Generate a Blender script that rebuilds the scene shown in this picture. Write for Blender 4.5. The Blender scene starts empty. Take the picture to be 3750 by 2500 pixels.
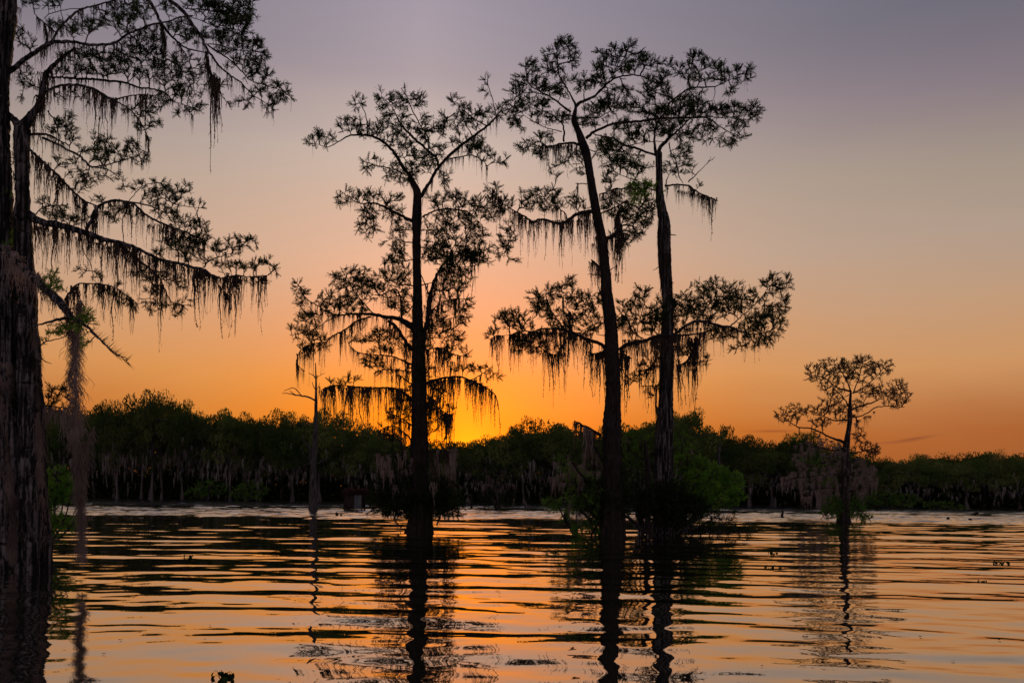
import bpy, math
import numpy as np
from mathutils import Vector

C = bpy.context.scene.collection
rng = np.random.default_rng(7)

# ------------------------------------------------------------------ camera
F = 3247.0            # focal length in photograph pixels (photo 3750 x 2500)
YH = 1787.0           # horizon at the centre column
CAMH = 1.6
ROLL = math.radians(0.6)
cam_d = bpy.data.cameras.new('camera')
cam = bpy.data.objects.new('camera', cam_d); C.objects.link(cam)
cam_d.sensor_width = 36.0
cam_d.lens = 36.0 * F / 3750.0
cam_d.shift_y = (YH - 1250.0) / 3750.0
cam_d.clip_start = 0.05; cam_d.clip_end = 6000
cam.location = (0, 0, CAMH)
cam.rotation_mode = 'XYZ'
from mathutils import Matrix
cam.matrix_world = Matrix.Translation((0, 0, CAMH)) @ Matrix.Rotation(math.radians(90), 4, 'X') @ Matrix.Rotation(ROLL, 4, 'Z')
bpy.context.scene.camera = cam
CR, SR = math.cos(ROLL), math.sin(ROLL)

def at(px, py, Y):
    """photo point at depth Y -> world (vectorised)"""
    u = (np.asarray(px, float) - 1875.0) / F; v = (YH - np.asarray(py, float)) / F
    return np.stack([(u * CR - v * SR) * Y, Y + 0 * u, CAMH + (u * SR + v * CR) * Y], -1)

def wdist(px, py):
    """distance at which the water surface shows at that photo point"""
    u = (px - 1875.0) / F; v = (YH - py) / F
    return CAMH / -(u * SR + v * CR)

# ------------------------------------------------------------------ sky
sc = bpy.context.scene
vs = sc.view_settings
vs.view_transform = 'Standard'; vs.look = 'None'; vs.exposure = 0; vs.gamma = 1
try: vs.use_curve_mapping = False
except Exception: pass
SUN_AZ = math.atan((1715 - 1875) / F); SUN_EL = math.radians(2.3)
SUN_DIR = Vector((math.sin(SUN_AZ) * math.cos(SUN_EL), math.cos(SUN_AZ) * math.cos(SUN_EL), math.sin(SUN_EL)))

def lin(c):
    return tuple(((v / 255) / 12.92 if v / 255 <= .04045 else ((v / 255 + .055) / 1.055) ** 2.4) for v in c) + (1,)

W = bpy.data.worlds.new('World'); sc.world = W; W.use_nodes = True
nt = W.node_tree; nt.nodes.clear()
def N(t, **k):
    n = nt.nodes.new(t)
    for a, b in k.items(): setattr(n, a, b)
    return n
def math_(op, a, b=None, c=None, clamp=False):
    n = N('ShaderNodeMath', operation=op, use_clamp=clamp)
    for i, v in enumerate((a, b, c)):
        if v is None: continue
        if isinstance(v, (int, float)): n.inputs[i].default_value = v
        else: nt.links.new(v, n.inputs[i])
    return n.outputs[0]
def dot_(vec, d):
    n = N('ShaderNodeVectorMath', operation='DOT_PRODUCT'); nt.links.new(vec, n.inputs[0]); n.inputs[1].default_value = d
    return n.outputs['Value']
def mixc(mode, fac, a, b):
    n = N('ShaderNodeMix', data_type='RGBA', blend_type=mode)
    for s, v in ((n.inputs[0], fac), (n.inputs[6], a), (n.inputs[7], b)):
        if isinstance(v, (int, float, tuple)): s.default_value = v
        else: nt.links.new(v, s)
    return n.outputs[2]
def ramp(fac, stops):
    n = N('ShaderNodeValToRGB'); cr = n.color_ramp
    while len(cr.elements) > 1: cr.elements.remove(cr.elements[-1])
    cr.elements[0].position = stops[0][0]; cr.elements[0].color = stops[0][1]
    for p, c in stops[1:]:
        e = cr.elements.new(p); e.color = c
    nt.links.new(fac, n.inputs[0]); return n.outputs[0]
tc = N('ShaderNodeTexCoord')
D = tc.outputs['Generated']
sx = N('ShaderNodeSeparateXYZ'); nt.links.new(D, sx.inputs[0])
# soft large-scale unevenness of the high haze
mp = N('ShaderNodeMapping'); mp.inputs['Scale'].default_value = (1.6, 1.6, 7.0); nt.links.new(D, mp.inputs[0])
ns = N('ShaderNodeTexNoise'); ns.inputs['Scale'].default_value = 1.7; ns.inputs['Detail'].default_value = 3.0
nt.links.new(mp.outputs[0], ns.inputs['Vector'])
zz = math_('ADD', sx.outputs[2], math_('MULTIPLY', math_('SUBTRACT', ns.outputs['Fac'], 0.5), 0.05))
S = lambda *rows: [(p, lin(c)) for p, c in rows]
near = ramp(zz, S((0.0, (205, 100, 5)), (.05, (228, 122, 8)), (.085, (238, 138, 12)), (.12, (236, 146, 45)), (.178, (234, 164, 112)), (.244, (229, 182, 149)),
                  (.343, (210, 188, 174)), (.416, (176, 160, 164)), (.476, (166, 154, 166)), (.56, (150, 142, 160)), (.75, (112, 112, 130)), (1., (98, 100, 120))))
far = ramp(zz, S((0.0, (150, 80, 40)), (.062, (172, 98, 50)), (.124, (204, 147, 97)), (.191, (193, 154, 121)), (.259, (178, 155, 138)), (.315, (163, 147, 134)),
                 (.38, (134, 121, 129)), (.44, (108, 106, 119)), (.5, (98, 100, 117)), (.7, (94, 97, 116)), (1., (98, 100, 120))))
# horizontal closeness to the sun
hz = N('ShaderNodeCombineXYZ'); nt.links.new(sx.outputs[0], hz.inputs[0]); nt.links.new(sx.outputs[1], hz.inputs[1])
nh = N('ShaderNodeVectorMath', operation='NORMALIZE'); nt.links.new(hz.outputs[0], nh.inputs[0])
hs = Vector((math.sin(math.radians(-6)), math.cos(math.radians(-6)), 0))
ca = dot_(nh.outputs[0], hs)
ang = math_('ARCCOSINE', math_('MINIMUM', ca, .99999))
tt = math_('POWER', math_('SUBTRACT', 1.0, math_('DIVIDE', ang, math.radians(37)), clamp=True), 1.6)
base = mixc('MIX', tt, far, near)
back = ramp(zz, S((0.0, (138, 112, 118)), (.06, (168, 140, 148)), (.16, (196, 164, 172)), (.30, (190, 164, 176)), (.45, (166, 150, 166)), (.62, (134, 128, 148)), (1., (98, 100, 120))))  # unseen sky behind the camera, brightened as added fill on the tree fronts
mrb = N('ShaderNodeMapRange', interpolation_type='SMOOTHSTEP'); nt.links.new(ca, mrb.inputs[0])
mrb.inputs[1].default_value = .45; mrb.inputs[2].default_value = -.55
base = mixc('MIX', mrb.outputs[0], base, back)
# bluish grey upper right corner of the photograph: cooler high up to the north
hr = dot_(nh.outputs[0], Vector((math.sin(math.radians(40)), math.cos(math.radians(40)), 0)))
d = dot_(D, SUN_DIR)
dm = math_('MAXIMUM', d, 0.0)
g1 = math_('POWER', dm, 62.0); g2 = math_('POWER', dm, 420.0); g3 = math_('POWER', dm, 2600.0)
col = mixc('ADD', g1, base, (0.50, 0.07, 0.0, 1))
col = mixc('ADD', g2, col, (0.55, 0.13, -0.0, 1))
col = mixc('ADD', g3, col, (0.2, 0.17, 0.0, 1))
# two thin dark streaks of cloud low on the right
def streak(px, py, wa, we, colr, f, inp, tilt=0.0):
    p = at(px, py, 1.0); p[2] -= CAMH; p = Vector(p).normalized()
    az = math.atan2(p.x, p.y)
    side = Vector((math.cos(az), -math.sin(az), 0)); up = p.cross(side) * -1
    if up.z < 0: up = -up
    s2 = side * math.cos(tilt) + up * math.sin(tilt); u2 = up * math.cos(tilt) - side * math.sin(tilt)
    a = math_('DIVIDE', math_('SUBTRACT', dot_(D, s2), p.dot(s2)), wa)
    e = math_('DIVIDE', math_('SUBTRACT', dot_(D, u2), p.dot(u2)), we)
    r2 = math_('ADD', math_('MULTIPLY', a, a), math_('MULTIPLY', e, e))
    g = math_('MULTIPLY', math_('EXPONENT', math_('MULTIPLY', r2, -1.0)), f)
    fr = math_('GREATER_THAN', dot_(D, p), 0.0)
    return mixc('MIX', math_('MULTIPLY', g, fr), inp, colr)
col = streak(2830, 1578, .022, .0012, lin((150, 75, 40)), .7, col)
col = streak(3345, 1607, .018, .0016, lin((120, 62, 45)), .6, col, .16)
col = streak(3250, 1620, .020, .0010, lin((150, 80, 50)), .5, col, .05)
# below the horizon: dark
mxc = N('ShaderNodeMix', data_type='RGBA', blend_type='MIX', clamp_result=False)
sky = N('ShaderNodeTexSky', sky_type='NISHITA'); sky.sun_disc = False
sky.sun_elevation = SUN_EL; sky.sun_rotation = SUN_AZ
bg = N('ShaderNodeBackground'); bg.inputs[1].default_value = 1.0
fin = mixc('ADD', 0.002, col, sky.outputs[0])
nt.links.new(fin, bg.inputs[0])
out = N('ShaderNodeOutputWorld'); nt.links.new(bg.outputs[0], out.inputs[0])

sd = bpy.data.lights.new('sun', 'SUN'); sd.energy = 2.0; sd.color = (1.0, .52, .2); sd.angle = math.radians(.5)
so = bpy.data.objects.new('sun', sd); C.objects.link(so)
so.rotation_euler = (-SUN_DIR).to_track_quat('-Z', 'Y').to_euler()
so.location = (0, 60, 40)

# ------------------------------------------------------------------ materials
def mat(name, build):
    m = bpy.data.materials.new(name); m.use_nodes = True
    t = m.node_tree; t.nodes.clear()
    o = t.nodes.new('ShaderNodeOutputMaterial')
    t.links.new(build(t), o.inputs[0]); return m

def varied(t, c1, c2, scale, stretch=(1, 1, 1), detail=4, coord='Object'):
    tcn = t.nodes.new('ShaderNodeTexCoord'); m = t.nodes.new('ShaderNodeMapping')
    m.inputs['Scale'].default_value = stretch
    t.links.new(tcn.outputs[coord], m.inputs[0])
    n = t.nodes.new('ShaderNodeTexNoise'); n.inputs['Scale'].default_value = scale; n.inputs['Detail'].default_value = detail
    t.links.new(m.outputs[0], n.inputs['Vector'])
    r = t.nodes.new('ShaderNodeValToRGB'); r.color_ramp.elements[0].position = .35; r.color_ramp.elements[1].position = .65
    r.color_ramp.elements[0].color = c1 + (1,); r.color_ramp.elements[1].color = c2 + (1,)
    t.links.new(n.outputs['Fac'], r.inputs[0])
    return r.outputs[0], n.outputs['Fac'], m.outputs[0]

def leaf_mat(name, c1, c2, trans=.35):
    def b(t):
        c, f, v = varied(t, c1, c2, 1.3)
        d = t.nodes.new('ShaderNodeBsdfDiffuse'); t.links.new(c, d.inputs[0])
        tr = t.nodes.new('ShaderNodeBsdfTranslucent'); t.links.new(c, tr.inputs[0])
        mx = t.nodes.new('ShaderNodeMixShader'); mx.inputs[0].default_value = trans
        t.links.new(d.outputs[0], mx.inputs[1]); t.links.new(tr.outputs[0], mx.inputs[2]); return mx.outputs[0]
    return mat(name, b)

def bark_mat(name, c1, c2, bump=.6, scale=5.0, stretch=(4, 4, .5), lo=.35, hi=.65):
    def b(t):
        c, f, v = varied(t, c1, c2, scale, stretch, 8)
        rm = [n for n in t.nodes if n.bl_idname == 'ShaderNodeValToRGB'][0]; rm.color_ramp.elements[0].position = lo; rm.color_ramp.elements[1].position = hi
        d = t.nodes.new('ShaderNodeBsdfPrincipled'); d.inputs['Roughness'].default_value = .9
        d.inputs['Specular IOR Level'].default_value = .15
        t.links.new(c, d.inputs['Base Color'])
        bp = t.nodes.new('ShaderNodeBump'); bp.inputs['Strength'].default_value = bump; bp.inputs['Distance'].default_value = .06
        t.links.new(f, bp.inputs['Height']); t.links.new(bp.outputs[0], d.inputs['Normal']); return d.outputs[0]
    return mat(name, b)

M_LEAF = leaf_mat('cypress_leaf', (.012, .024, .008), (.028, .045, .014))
M_LEAF_G = leaf_mat('green_leaf', (.06, .17, .016), (.14, .27, .03), .4)
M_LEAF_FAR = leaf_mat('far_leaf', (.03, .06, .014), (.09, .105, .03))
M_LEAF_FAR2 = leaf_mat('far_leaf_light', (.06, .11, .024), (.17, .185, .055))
M_LEAF_BUSH = leaf_mat('bush_leaf', (.05, .13, .018), (.11, .20, .03))
M_LEAF_PALE = leaf_mat('pale_leaf', (.11, .085, .05), (.20, .16, .10), .4)
M_MOSS_M = leaf_mat('moss_mid', (.09, .07, .056), (.22, .17, .14), .35)
M_LEAF_DRY = leaf_mat('dry_leaf', (.05, .038, .022), (.11, .082, .048))
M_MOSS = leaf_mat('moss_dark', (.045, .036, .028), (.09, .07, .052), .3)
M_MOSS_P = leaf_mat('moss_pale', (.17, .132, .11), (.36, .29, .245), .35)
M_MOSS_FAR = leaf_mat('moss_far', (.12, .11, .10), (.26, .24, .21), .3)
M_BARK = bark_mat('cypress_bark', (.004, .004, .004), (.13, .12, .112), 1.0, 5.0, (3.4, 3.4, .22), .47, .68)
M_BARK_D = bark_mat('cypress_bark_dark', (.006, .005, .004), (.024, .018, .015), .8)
M_BARK_P = bark_mat('dead_wood', (.02, .018, .017), (.10, .09, .085))
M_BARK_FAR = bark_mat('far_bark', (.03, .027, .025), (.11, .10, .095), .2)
M_TWIG = bark_mat('twig_bark', (.02, .015, .012), (.05, .037, .03), .1)
M_STRIP = leaf_mat('bark_fringe', (.010, .008, .007), (.045, .036, .030), .25)

# ------------------------------------------------------------------ mesh helpers
def mesh_np(name, V, T, mat_, smooth=False, quads=False):
    V = np.ascontiguousarray(V, np.float32).reshape(-1, 3); T = np.ascontiguousarray(T, np.int32)
    k = T.shape[1]
    me = bpy.data.meshes.new(name)
    me.vertices.add(len(V)); me.vertices.foreach_set('co', V.ravel())
    me.loops.add(T.size); me.loops.foreach_set('vertex_index', T.ravel())
    me.polygons.add(len(T)); me.polygons.foreach_set('loop_start', np.arange(len(T), dtype=np.int32) * k)
    try: me.polygons.foreach_set('loop_total', np.full(len(T), k, np.int32))
    except Exception: pass
    me.update(calc_edges=True)
    if smooth: me.polygons.foreach_set('use_smooth', np.ones(len(T), bool))
    me.materials.append(mat_); return me

def link(name, me, parent=None, loc=None):
    o = bpy.data.objects.new(name, me); C.objects.link(o)
    if parent is not None: o.parent = parent
    if loc is not None: o.location = loc
    return o

def tag(o, label=None, cat=None, group=None, kind=None):
    if label: o['label'] = label
    if cat: o['category'] = cat
    if group: o['group'] = group
    if kind: o['kind'] = kind
    return o

def norm(a): return a / np.maximum(np.linalg.norm(a, axis=-1, keepdims=True), 1e-9)

def frames(Dv, roll):
    """orthonormal frames with x along Dv -> (n,3,3) columns x,y,z"""
    x = norm(Dv); up = np.zeros_like(x); up[:, 2] = 1
    bad = np.abs(x[:, 2]) > .95; up[bad] = (1, 0, 0)
    y = norm(np.cross(up, x)); z = np.cross(x, y)
    c, s = np.cos(roll)[:, None], np.sin(roll)[:, None]
    return np.stack([x, y * c + z * s, z * c - y * s], -1)

def scatter(Vt, Tt, P, R, S_):
    """bake many copies of a template"""
    n = len(P); V = np.einsum('nij,vj->nvi', R, Vt) * S_[:, None, None] + P[:, None, :]
    T = Tt[None] + (np.arange(n) * len(Vt))[:, None, None]
    return V.reshape(-1, 3), T.reshape(-1, Tt.shape[1])

def sprig_template(pairs=6, seed=0, width=.17, leafl=.30):
    r = np.random.default_rng(seed); V = []; T = []
    V += [(0, -.035, 0), (0, .035, 0), (1, 0, -.10)]; T.append((0, 1, 2))
    for i in range(pairs):
        t = .12 + .84 * i / (pairs - .5); z = -.10 * t * t
        for s in (-1, 1):
            L = leafl * (1 - .55 * abs(t - .35)) * r.uniform(.8, 1.15); a = math.radians(r.uniform(38, 62))
            dx, dy = math.cos(a), s * math.sin(a); zz_ = r.uniform(-.18, .14)
            k = len(V); w = width * .5
            V += [(t - w, 0, z), (t + w, 0, z), (t + dx * L, dy * L, z + zz_ * L)]
            T.append((k, k + 1, k + 2))
    return np.array(V, float), np.array(T)

def tube(P, R, sides=8, jit=0.0, seed=0, ridges=None, cap=True):
    """continuous tube with quads; P (n,3) R (n,)"""
    n = len(P); tg = norm(np.gradient(P, axis=0))
    ref = np.tile(np.array([0, 1.0, 0]), (n, 1)); bad = np.abs(tg[:, 1]) > .9; ref[bad] = (0, 0, 1)
    a = norm(np.cross(tg, ref)); b = np.cross(tg, a)
    th = np.linspace(0, 2 * math.pi, sides, endpoint=False)
    r = np.repeat(R[:, None], sides, 1)
    rr = np.random.default_rng(seed)
    if jit: r = r * (1 + jit * rr.normal(size=r.shape))
    if ridges is not None: r = r * ridges(th, n)
    V = P[:, None] + a[:, None] * (np.cos(th)[None, :, None] * r[..., None]) + b[:, None] * (np.sin(th)[None, :, None] * r[..., None])
    V = V.reshape(-1, 3)
    i = np.arange(n - 1)[:, None] * sides; j = np.arange(sides)[None]; j2 = (j + 1) % sides
    T = np.stack([i + j, i + j2, i + sides + j2, i + sides + j], -1).reshape(-1, 4)
    if cap:
        k = len(V); V = np.vstack([V, P[-1] + tg[-1] * R[-1]])
        e = (n - 1) * sides + np.arange(sides)
        T = np.vstack([T, np.stack([e, (np.roll(e, -1)), np.full(sides, k), np.full(sides, k)], -1)])
        tri = T[-sides:, :3]; quads = T[:-sides]
        T = np.vstack([np.vstack([quads[:, [0, 1, 2]], quads[:, [0, 2, 3]]]), tri])
    else:
        T = np.vstack([T[:, [0, 1, 2]], T[:, [0, 2, 3]]])
    return V, T

def segs(A, B, ra, rb):
    """three-sided prisms for many thin segments"""
    n = len(A); d = norm(B - A); ref = np.zeros_like(d); ref[:, 0] = 1; bad = np.abs(d[:, 0]) > .9; ref[bad] = (0, 0, 1)
    a = norm(np.cross(d, ref)); b = np.cross(d, a); V = []
    for (Q, r) in ((A, ra), (B, rb)):
        for k in range(3):
            t = 2.094 * k; V.append(Q + (a * math.cos(t) + b * math.sin(t)) * r[:, None])
    V = np.stack(V, 1).reshape(-1, 3)
    q = np.array([(0, 1, 4), (0, 4, 3), (1, 2, 5), (1, 5, 4), (2, 0, 3), (2, 3, 5)])
    T = (q[None] + (np.arange(n) * 6)[:, None, None]).reshape(-1, 3); return V, T

def catmull(Q, step):
    Q = np.asarray(Q, float)
    if len(Q) == 2: Q = np.vstack([Q[0], (Q[0] + Q[1]) / 2, Q[1]])
    E = np.vstack([2 * Q[0] - Q[1], Q, 2 * Q[-1] - Q[-2]]); out_ = []
    for i in range(1, len(E) - 2):
        p0, p1, p2, p3 = E[i - 1:i + 3]; L = np.linalg.norm((p2 - p1)[:2]); m = max(1, int(round(L / step)))
        t = (np.arange(m) / m)[:, None]
        out_.append(.5 * (2 * p1 + (p2 - p0) * t + (2 * p0 - 5 * p1 + 4 * p2 - p3) * t ** 2 + (3 * p1 - p0 - 3 * p2 + p3) * t ** 3))
    out_.append(E[-2][None]); return np.vstack(out_)

# ------------------------------------------------------------------ moss templates (unit length down, unit width)
def moss_template(seed, strands, hairs, aspect, thin=.02):
    """aspect = width / length; returned with length 1"""
    r = np.random.default_rng(seed); A = []; B = []; ra = []; rb = []; HV = []
    for s in range(strands):
        x = r.uniform(-.5, .5) * aspect if s else 0.; y = r.uniform(-.5, .5) * aspect; e_ = math.hypot(x, y) / (.5 * aspect)
        L = 1.0 if s == 0 else max(.16, (1 - .72 * min(1, e_)) * r.uniform(.55, 1.05))
        k = max(4, int(7 * L)); zs = np.linspace(0, -L, k + 1)
        xs = x * (1 - .35 * (-zs / max(L, .1))) + np.cumsum(r.normal(0, .012 + aspect * .05, k + 1)); ys = y + np.cumsum(r.normal(0, .012 + aspect * .05, k + 1))
        P = np.stack([xs, ys, zs], -1)
        w = (thin + aspect * .05) * (1 - .88 * (-zs / L)) * r.uniform(.6, 1.1)
        w = w * (1 + .35 * np.sin(np.arange(k + 1) * 2.1 + s))
        for i in range(k): A.append(P[i]); B.append(P[i + 1]); ra.append(abs(w[i])); rb.append(abs(w[i + 1]))
        nh_ = int(hairs * L)
        for h in range(nh_):
            t = r.uniform(0, .98); i = min(int(t * k), k - 1); f = t * k - i; p = P[i] * (1 - f) + P[i + 1] * f
            a = r.uniform(0, 6.283); hl = r.uniform(.03, .08) * (1.1 - .5 * t); o = r.uniform(.2, .8)
            q = p + np.array([math.cos(a) * hl * o, math.sin(a) * hl * o, -hl * r.uniform(.5, 1.2)])
            sd_ = np.array([-math.sin(a), math.cos(a), 0]) * .006
            sd2 = np.array([0, 0, .008])
            HV.append([p - sd_ + sd2, p + sd_ - sd2, q])
    V, T = segs(np.array(A), np.array(B), np.array(ra), np.array(rb))
    if HV:
        H = np.array(HV).reshape(-1, 3); T = np.vstack([T, np.arange(len(H)).reshape(-1, 3) + len(V)]); V = np.vstack([V, H])
    return V, T
MOSS = {}
def moss_meshes(mname, m):
    if mname in MOSS: return MOSS[mname]
    slim = [mesh_np('moss_strand', *moss_template(10 + i, 3, 46, .05, .009), m) for i in range(6)]
    mid = [mesh_np('moss_tuft', *moss_template(30 + i, 9, 34, .17, .006), m) for i in range(6)]
    wide = [mesh_np('moss_curtain', *moss_template(50 + i, 20, 26, .46, .004), m) for i in range(5)]
    MOSS[mname] = (slim, mid, wide); return MOSS[mname]

_mn = [0]
def hang_moss(parent, p, L, w, kind='dark', label=None):
    """a clump of moss hanging from world point p; L length, w width in metres"""
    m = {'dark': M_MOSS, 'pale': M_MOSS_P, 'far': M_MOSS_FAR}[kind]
    sl, mi, wi = moss_meshes(kind, m); a = w / max(L, .01)
    fam, asp = (sl, .07) if a < .11 else ((mi, .22) if a < .34 else (wi, .6))
    me = fam[int(rng.integers(len(fam)))]; o = link('hanging_moss', me, parent)
    o.location = Vector(p) - parent.location
    k = L * min(1.6, max(.5, a / asp)); o.scale = (k, k, L)
    o.rotation_euler = (rng.normal(0, .03), rng.normal(0, .03), rng.uniform(0, 6.28))
    if label: o['label'] = label
    return o

# ------------------------------------------------------------------ cypress builder
REG = {'A': (1000, 200, .5102), 'B': (1000, 900, .5102), 'C': (1700, 100, .5102), 'E': (1700, 850, .5315),
       'G': (2700, 1200, .5102), 'L': (0, 0, .4719), 'M': (0, 640, .4719), 'K': (0, 1280, .4719), 'S': (0, 0, 1.0),
       'H': (1000, 1350, .3507), 'I': (1600, 1450, .3507), 'J': (2200, 1450, .3507)}

class Tree:
    def __init__(s, name, label, cat, Y, base, group=None, spacing=17, sprig=30, leafmat=None, twig=.010, seed=1, woodmat=None):
        s.Y = Y; s.r = np.random.default_rng(seed)
        b = at(base[0], base[1], Y); s.root = bpy.data.objects.new(name, None); C.objects.link(s.root)
        s.root.location = (b[0], b[1], 0); s.root.empty_display_size = .3
        s.off = np.array([b[0], b[1], 0.]); tag(s.root, label, cat, group)
        s.P = []; s.Q = []; s.R = []; s.L = []; s.spacing = spacing; s.sprig = sprig; s.leaf = leafmat or M_LEAF; s.tw = twig
        s.limbs = {}; s.fol = []; s.folm = []; s.wood = woodmat or M_BARK; s.n_moss = 0; s.fr = []
    def nodes(s): return np.vstack(s.P), np.vstack(s.Q), np.concatenate(s.R)
    def limb(s, reg, pts, dz=None, name='limb', sides=8, y0=None, jit=.05, moss=None, mosskind='dark', flare=0, step=9, wobble=1.0):
        ox, oy, k = REG[reg]; a = np.array([(ox + x * k, oy + y * k, r_ * k) for x, y, r_ in pts], float)
        Q = catmull(a, step); Q[:, 2] = np.maximum(Q[:, 2], .8)
        n = len(Q); Q[1:-1, :2] += s.r.normal(0, .9 * wobble, (n - 2, 2)) if n > 2 else 0
        d = np.concatenate([[0], np.cumsum(np.linalg.norm(np.diff(Q[:, :2], axis=0), axis=1))])
        if y0 is None:
            if s.P:
                P_, Q_, _ = s.nodes(); i = np.argmin(((Q_ - Q[0, :2]) ** 2).sum(1)); y0 = P_[i, 1]
            else: y0 = s.Y
        if dz is None: dz = s.r.choice([-1, 1]) * s.r.uniform(.25, .6)
        pxm = y0 / F
        Yd = y0 + dz * d * pxm + np.concatenate([[0], np.cumsum(s.r.normal(0, .12, n - 1))]) * Q[:, 2] * pxm * .4
        P = at(Q[:, 0], Q[:, 1], Yd); R = Q[:, 2] * Yd / F
        s.P.append(P); s.Q.append(Q[:, :2]); s.R.append(R)
        V, T = tube(P - s.off, R, sides, jit, int(s.r.integers(1e6)))
        link(name, mesh_np(name, V, T, s.wood, True), s.root)
        if moss:
            sp, lo, hi = moss; m = int(d[-1] / sp)
            px_, ln_ = [], []; c = s.r.uniform(0, 14)
            while c < d[-1]:
                wd = s.r.uniform(3, 11); Lc = lo + (hi - lo) * s.r.beta(.9, 2.0); k_ = int(wd * 2.2 / s.shag) + 2
                u = np.clip(s.r.normal(0, .5, k_), -1, 1); px_.append(c + u * wd); ln_.append(Lc * (1 - .8 * np.abs(u)) * s.r.uniform(.6, 1.05, k_)); c += wd * s.r.uniform(1.0, 3.4)
            q = np.clip(np.interp(np.concatenate(px_), d, np.arange(n)), 0, n - 1.01); ia = q.astype(int); pp = P[ia] + (P[ia + 1] - P[ia]) * (q - ia)[:, None]; ln_ = np.concatenate(ln_)
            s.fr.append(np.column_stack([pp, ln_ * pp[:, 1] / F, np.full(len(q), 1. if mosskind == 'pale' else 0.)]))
            for q in range(m):
                if s.n_moss > 280: break
                t = s.r.uniform(.06, 1); i = int(t * (n - 1)); L = s.r.uniform(lo, hi) * (s.r.uniform(.4, 1) ** 1.0) * Yd[i] / F
                hang_moss(s.root, P[i] - np.array([0, 0, R[i] * .6]), L, L * s.r.choice([.06, .09, .16, .25]), mosskind); s.n_moss += 1
        return P
    def trunk(s, reg, pts, y0=None, sides=40, depth=.10, name='trunk', mat_=None, below=True, lobes=9):
        ox, oy, k = REG[reg]; a = np.array([(ox + x * k, oy + y * k, r_ * k) for x, y, r_ in pts], float)
        Q = catmull(a, 9); y0 = y0 or s.Y; n = len(Q)
        P = at(Q[:, 0], Q[:, 1], np.full(n, y0)); P[1:, 1] += np.cumsum(s.r.normal(0, .012, n - 1)); R = Q[:, 2] * y0 / F
        if below: P = np.vstack([P[0] - [0, 0, .8], P]); R = np.concatenate([[R[0] * 1.08], R]); n += 1; Q = np.vstack([Q[0], Q])
        ph = s.r.uniform(0, 6.28, 6); h = P[:, 2]
        def rid(th, n_):
            hh = h[:, None]; t = th[None, :]
            fl = np.exp(-np.maximum(hh, 0) / 2.2)
            g = 1 + depth * (.35 + .9 * fl) * np.sin(lobes * t + ph[0] + .25 * np.sin(hh * .7 + ph[1]) * 2)
            g += depth * .5 * np.sin(17 * t + hh * .5 + ph[2]) + depth * .35 * np.sin(5 * t - hh * .9 + ph[3])
            g += depth * .3 * s.r.normal(size=g.shape)
            g += .06 * np.sin(2.1 * hh + 2 * t + ph[4]); return g
        V, T = tube(P - s.off, R, sides, 0, 0, rid)
        link(name, mesh_np(name, V, T, mat_ or s.wood, True), s.root)
        s.P.append(P); s.Q.append(Q[:, :2]); s.R.append(R); return P, R
    def fringe(s, P, R, z0, z1, n, len_m=.25, mat_=None, side=None, sprd=.5):
        """shaggy strips of bark and moss hugging the trunk"""
        r = s.r; z = r.uniform(z0, z1, n); o = np.argsort(P[:, 2]); c = np.stack([np.interp(z, P[o, 2], P[o, k]) for k in range(3)], -1); rr = np.interp(z, P[o, 2], R[o])
        a = r.uniform(0, 6.283, n) if side is None else r.normal(side, sprd, n) + .22 * np.sin(z * 2.3 + side)
        out_ = np.stack([np.cos(a), np.sin(a), 0 * a], -1); tang = np.stack([-np.sin(a), np.cos(a), 0 * a], -1)
        p = c + out_ * (rr * .98)[:, None]; L = len_m * r.uniform(.3, 1.3, n)
        q = p + out_ * (r.uniform(.05, .30, n) * L * .6)[:, None] - np.array([0, 0, 1]) * L[:, None] + tang * (r.normal(0, .25, n) * L)[:, None]
        w = (tang * r.uniform(.003, .009, n)[:, None])
        V = np.stack([p - w, p + w, q], 1).reshape(-1, 3) - s.off; T = np.arange(len(V)).reshape(-1, 3)
        tag(link('bark_fringe', mesh_np('bark_fringe', V, T, mat_ or M_STRIP), s.root), kind='stuff')
    def trunk_moss(s, P, R, z0, z1, n, lo, hi, pale=False):
        r = s.r; o = np.argsort(P[:, 2]); nc_ = max(3, n // 7); zc = r.uniform(z0, z1, nc_); ac = r.uniform(0, 6.283, nc_); k = r.integers(0, nc_, n); z = zc[k] + r.normal(0, .12, n); a = ac[k] + r.normal(0, .22, n)
        c = np.stack([np.interp(z, P[o, 2], P[o, q]) for q in range(3)], -1); rr = np.interp(z, P[o, 2], R[o])
        p = c + np.stack([np.cos(a), np.sin(a), 0 * a], -1) * (rr * r.uniform(1.0, 1.12, n))[:, None]
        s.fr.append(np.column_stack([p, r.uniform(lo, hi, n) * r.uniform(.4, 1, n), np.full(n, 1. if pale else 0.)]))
    def stubs(s, P, R, z0, z1, n, L0, L1):
        r = s.r; o = np.argsort(P[:, 2])
        for _ in range(n):
            z = r.uniform(z0, z1); c = np.array([np.interp(z, P[o, 2], P[o, q]) for q in range(3)]); a = r.uniform(0, 6.283); L = r.uniform(L0, L1); d = np.array([math.cos(a), math.sin(a), r.uniform(-.2, .7)])
            t_ = np.linspace(0, 1, 6)[:, None]; Q = c + d * L * t_ + np.array([0, 0, -1.]) * (t_ ** 2) * L * r.uniform(-.2, .4); Q[1:] += r.normal(0, .03, (5, 3)) * L
            V, T = tube(Q - s.off, np.linspace(.03, .008, 6), 5, .1, 3); link('twig_stub', mesh_np('twig_stub', V, T, s.wood, True), s.root)
            s.P.append(Q[1:]); u = Q[1:, 0] / Q[1:, 1] * F + 1875; s.Q.append(np.stack([u, YH - (Q[1:, 2] - CAMH) / Q[1:, 1] * F], -1)); s.R.append(np.full(5, .02))
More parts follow.
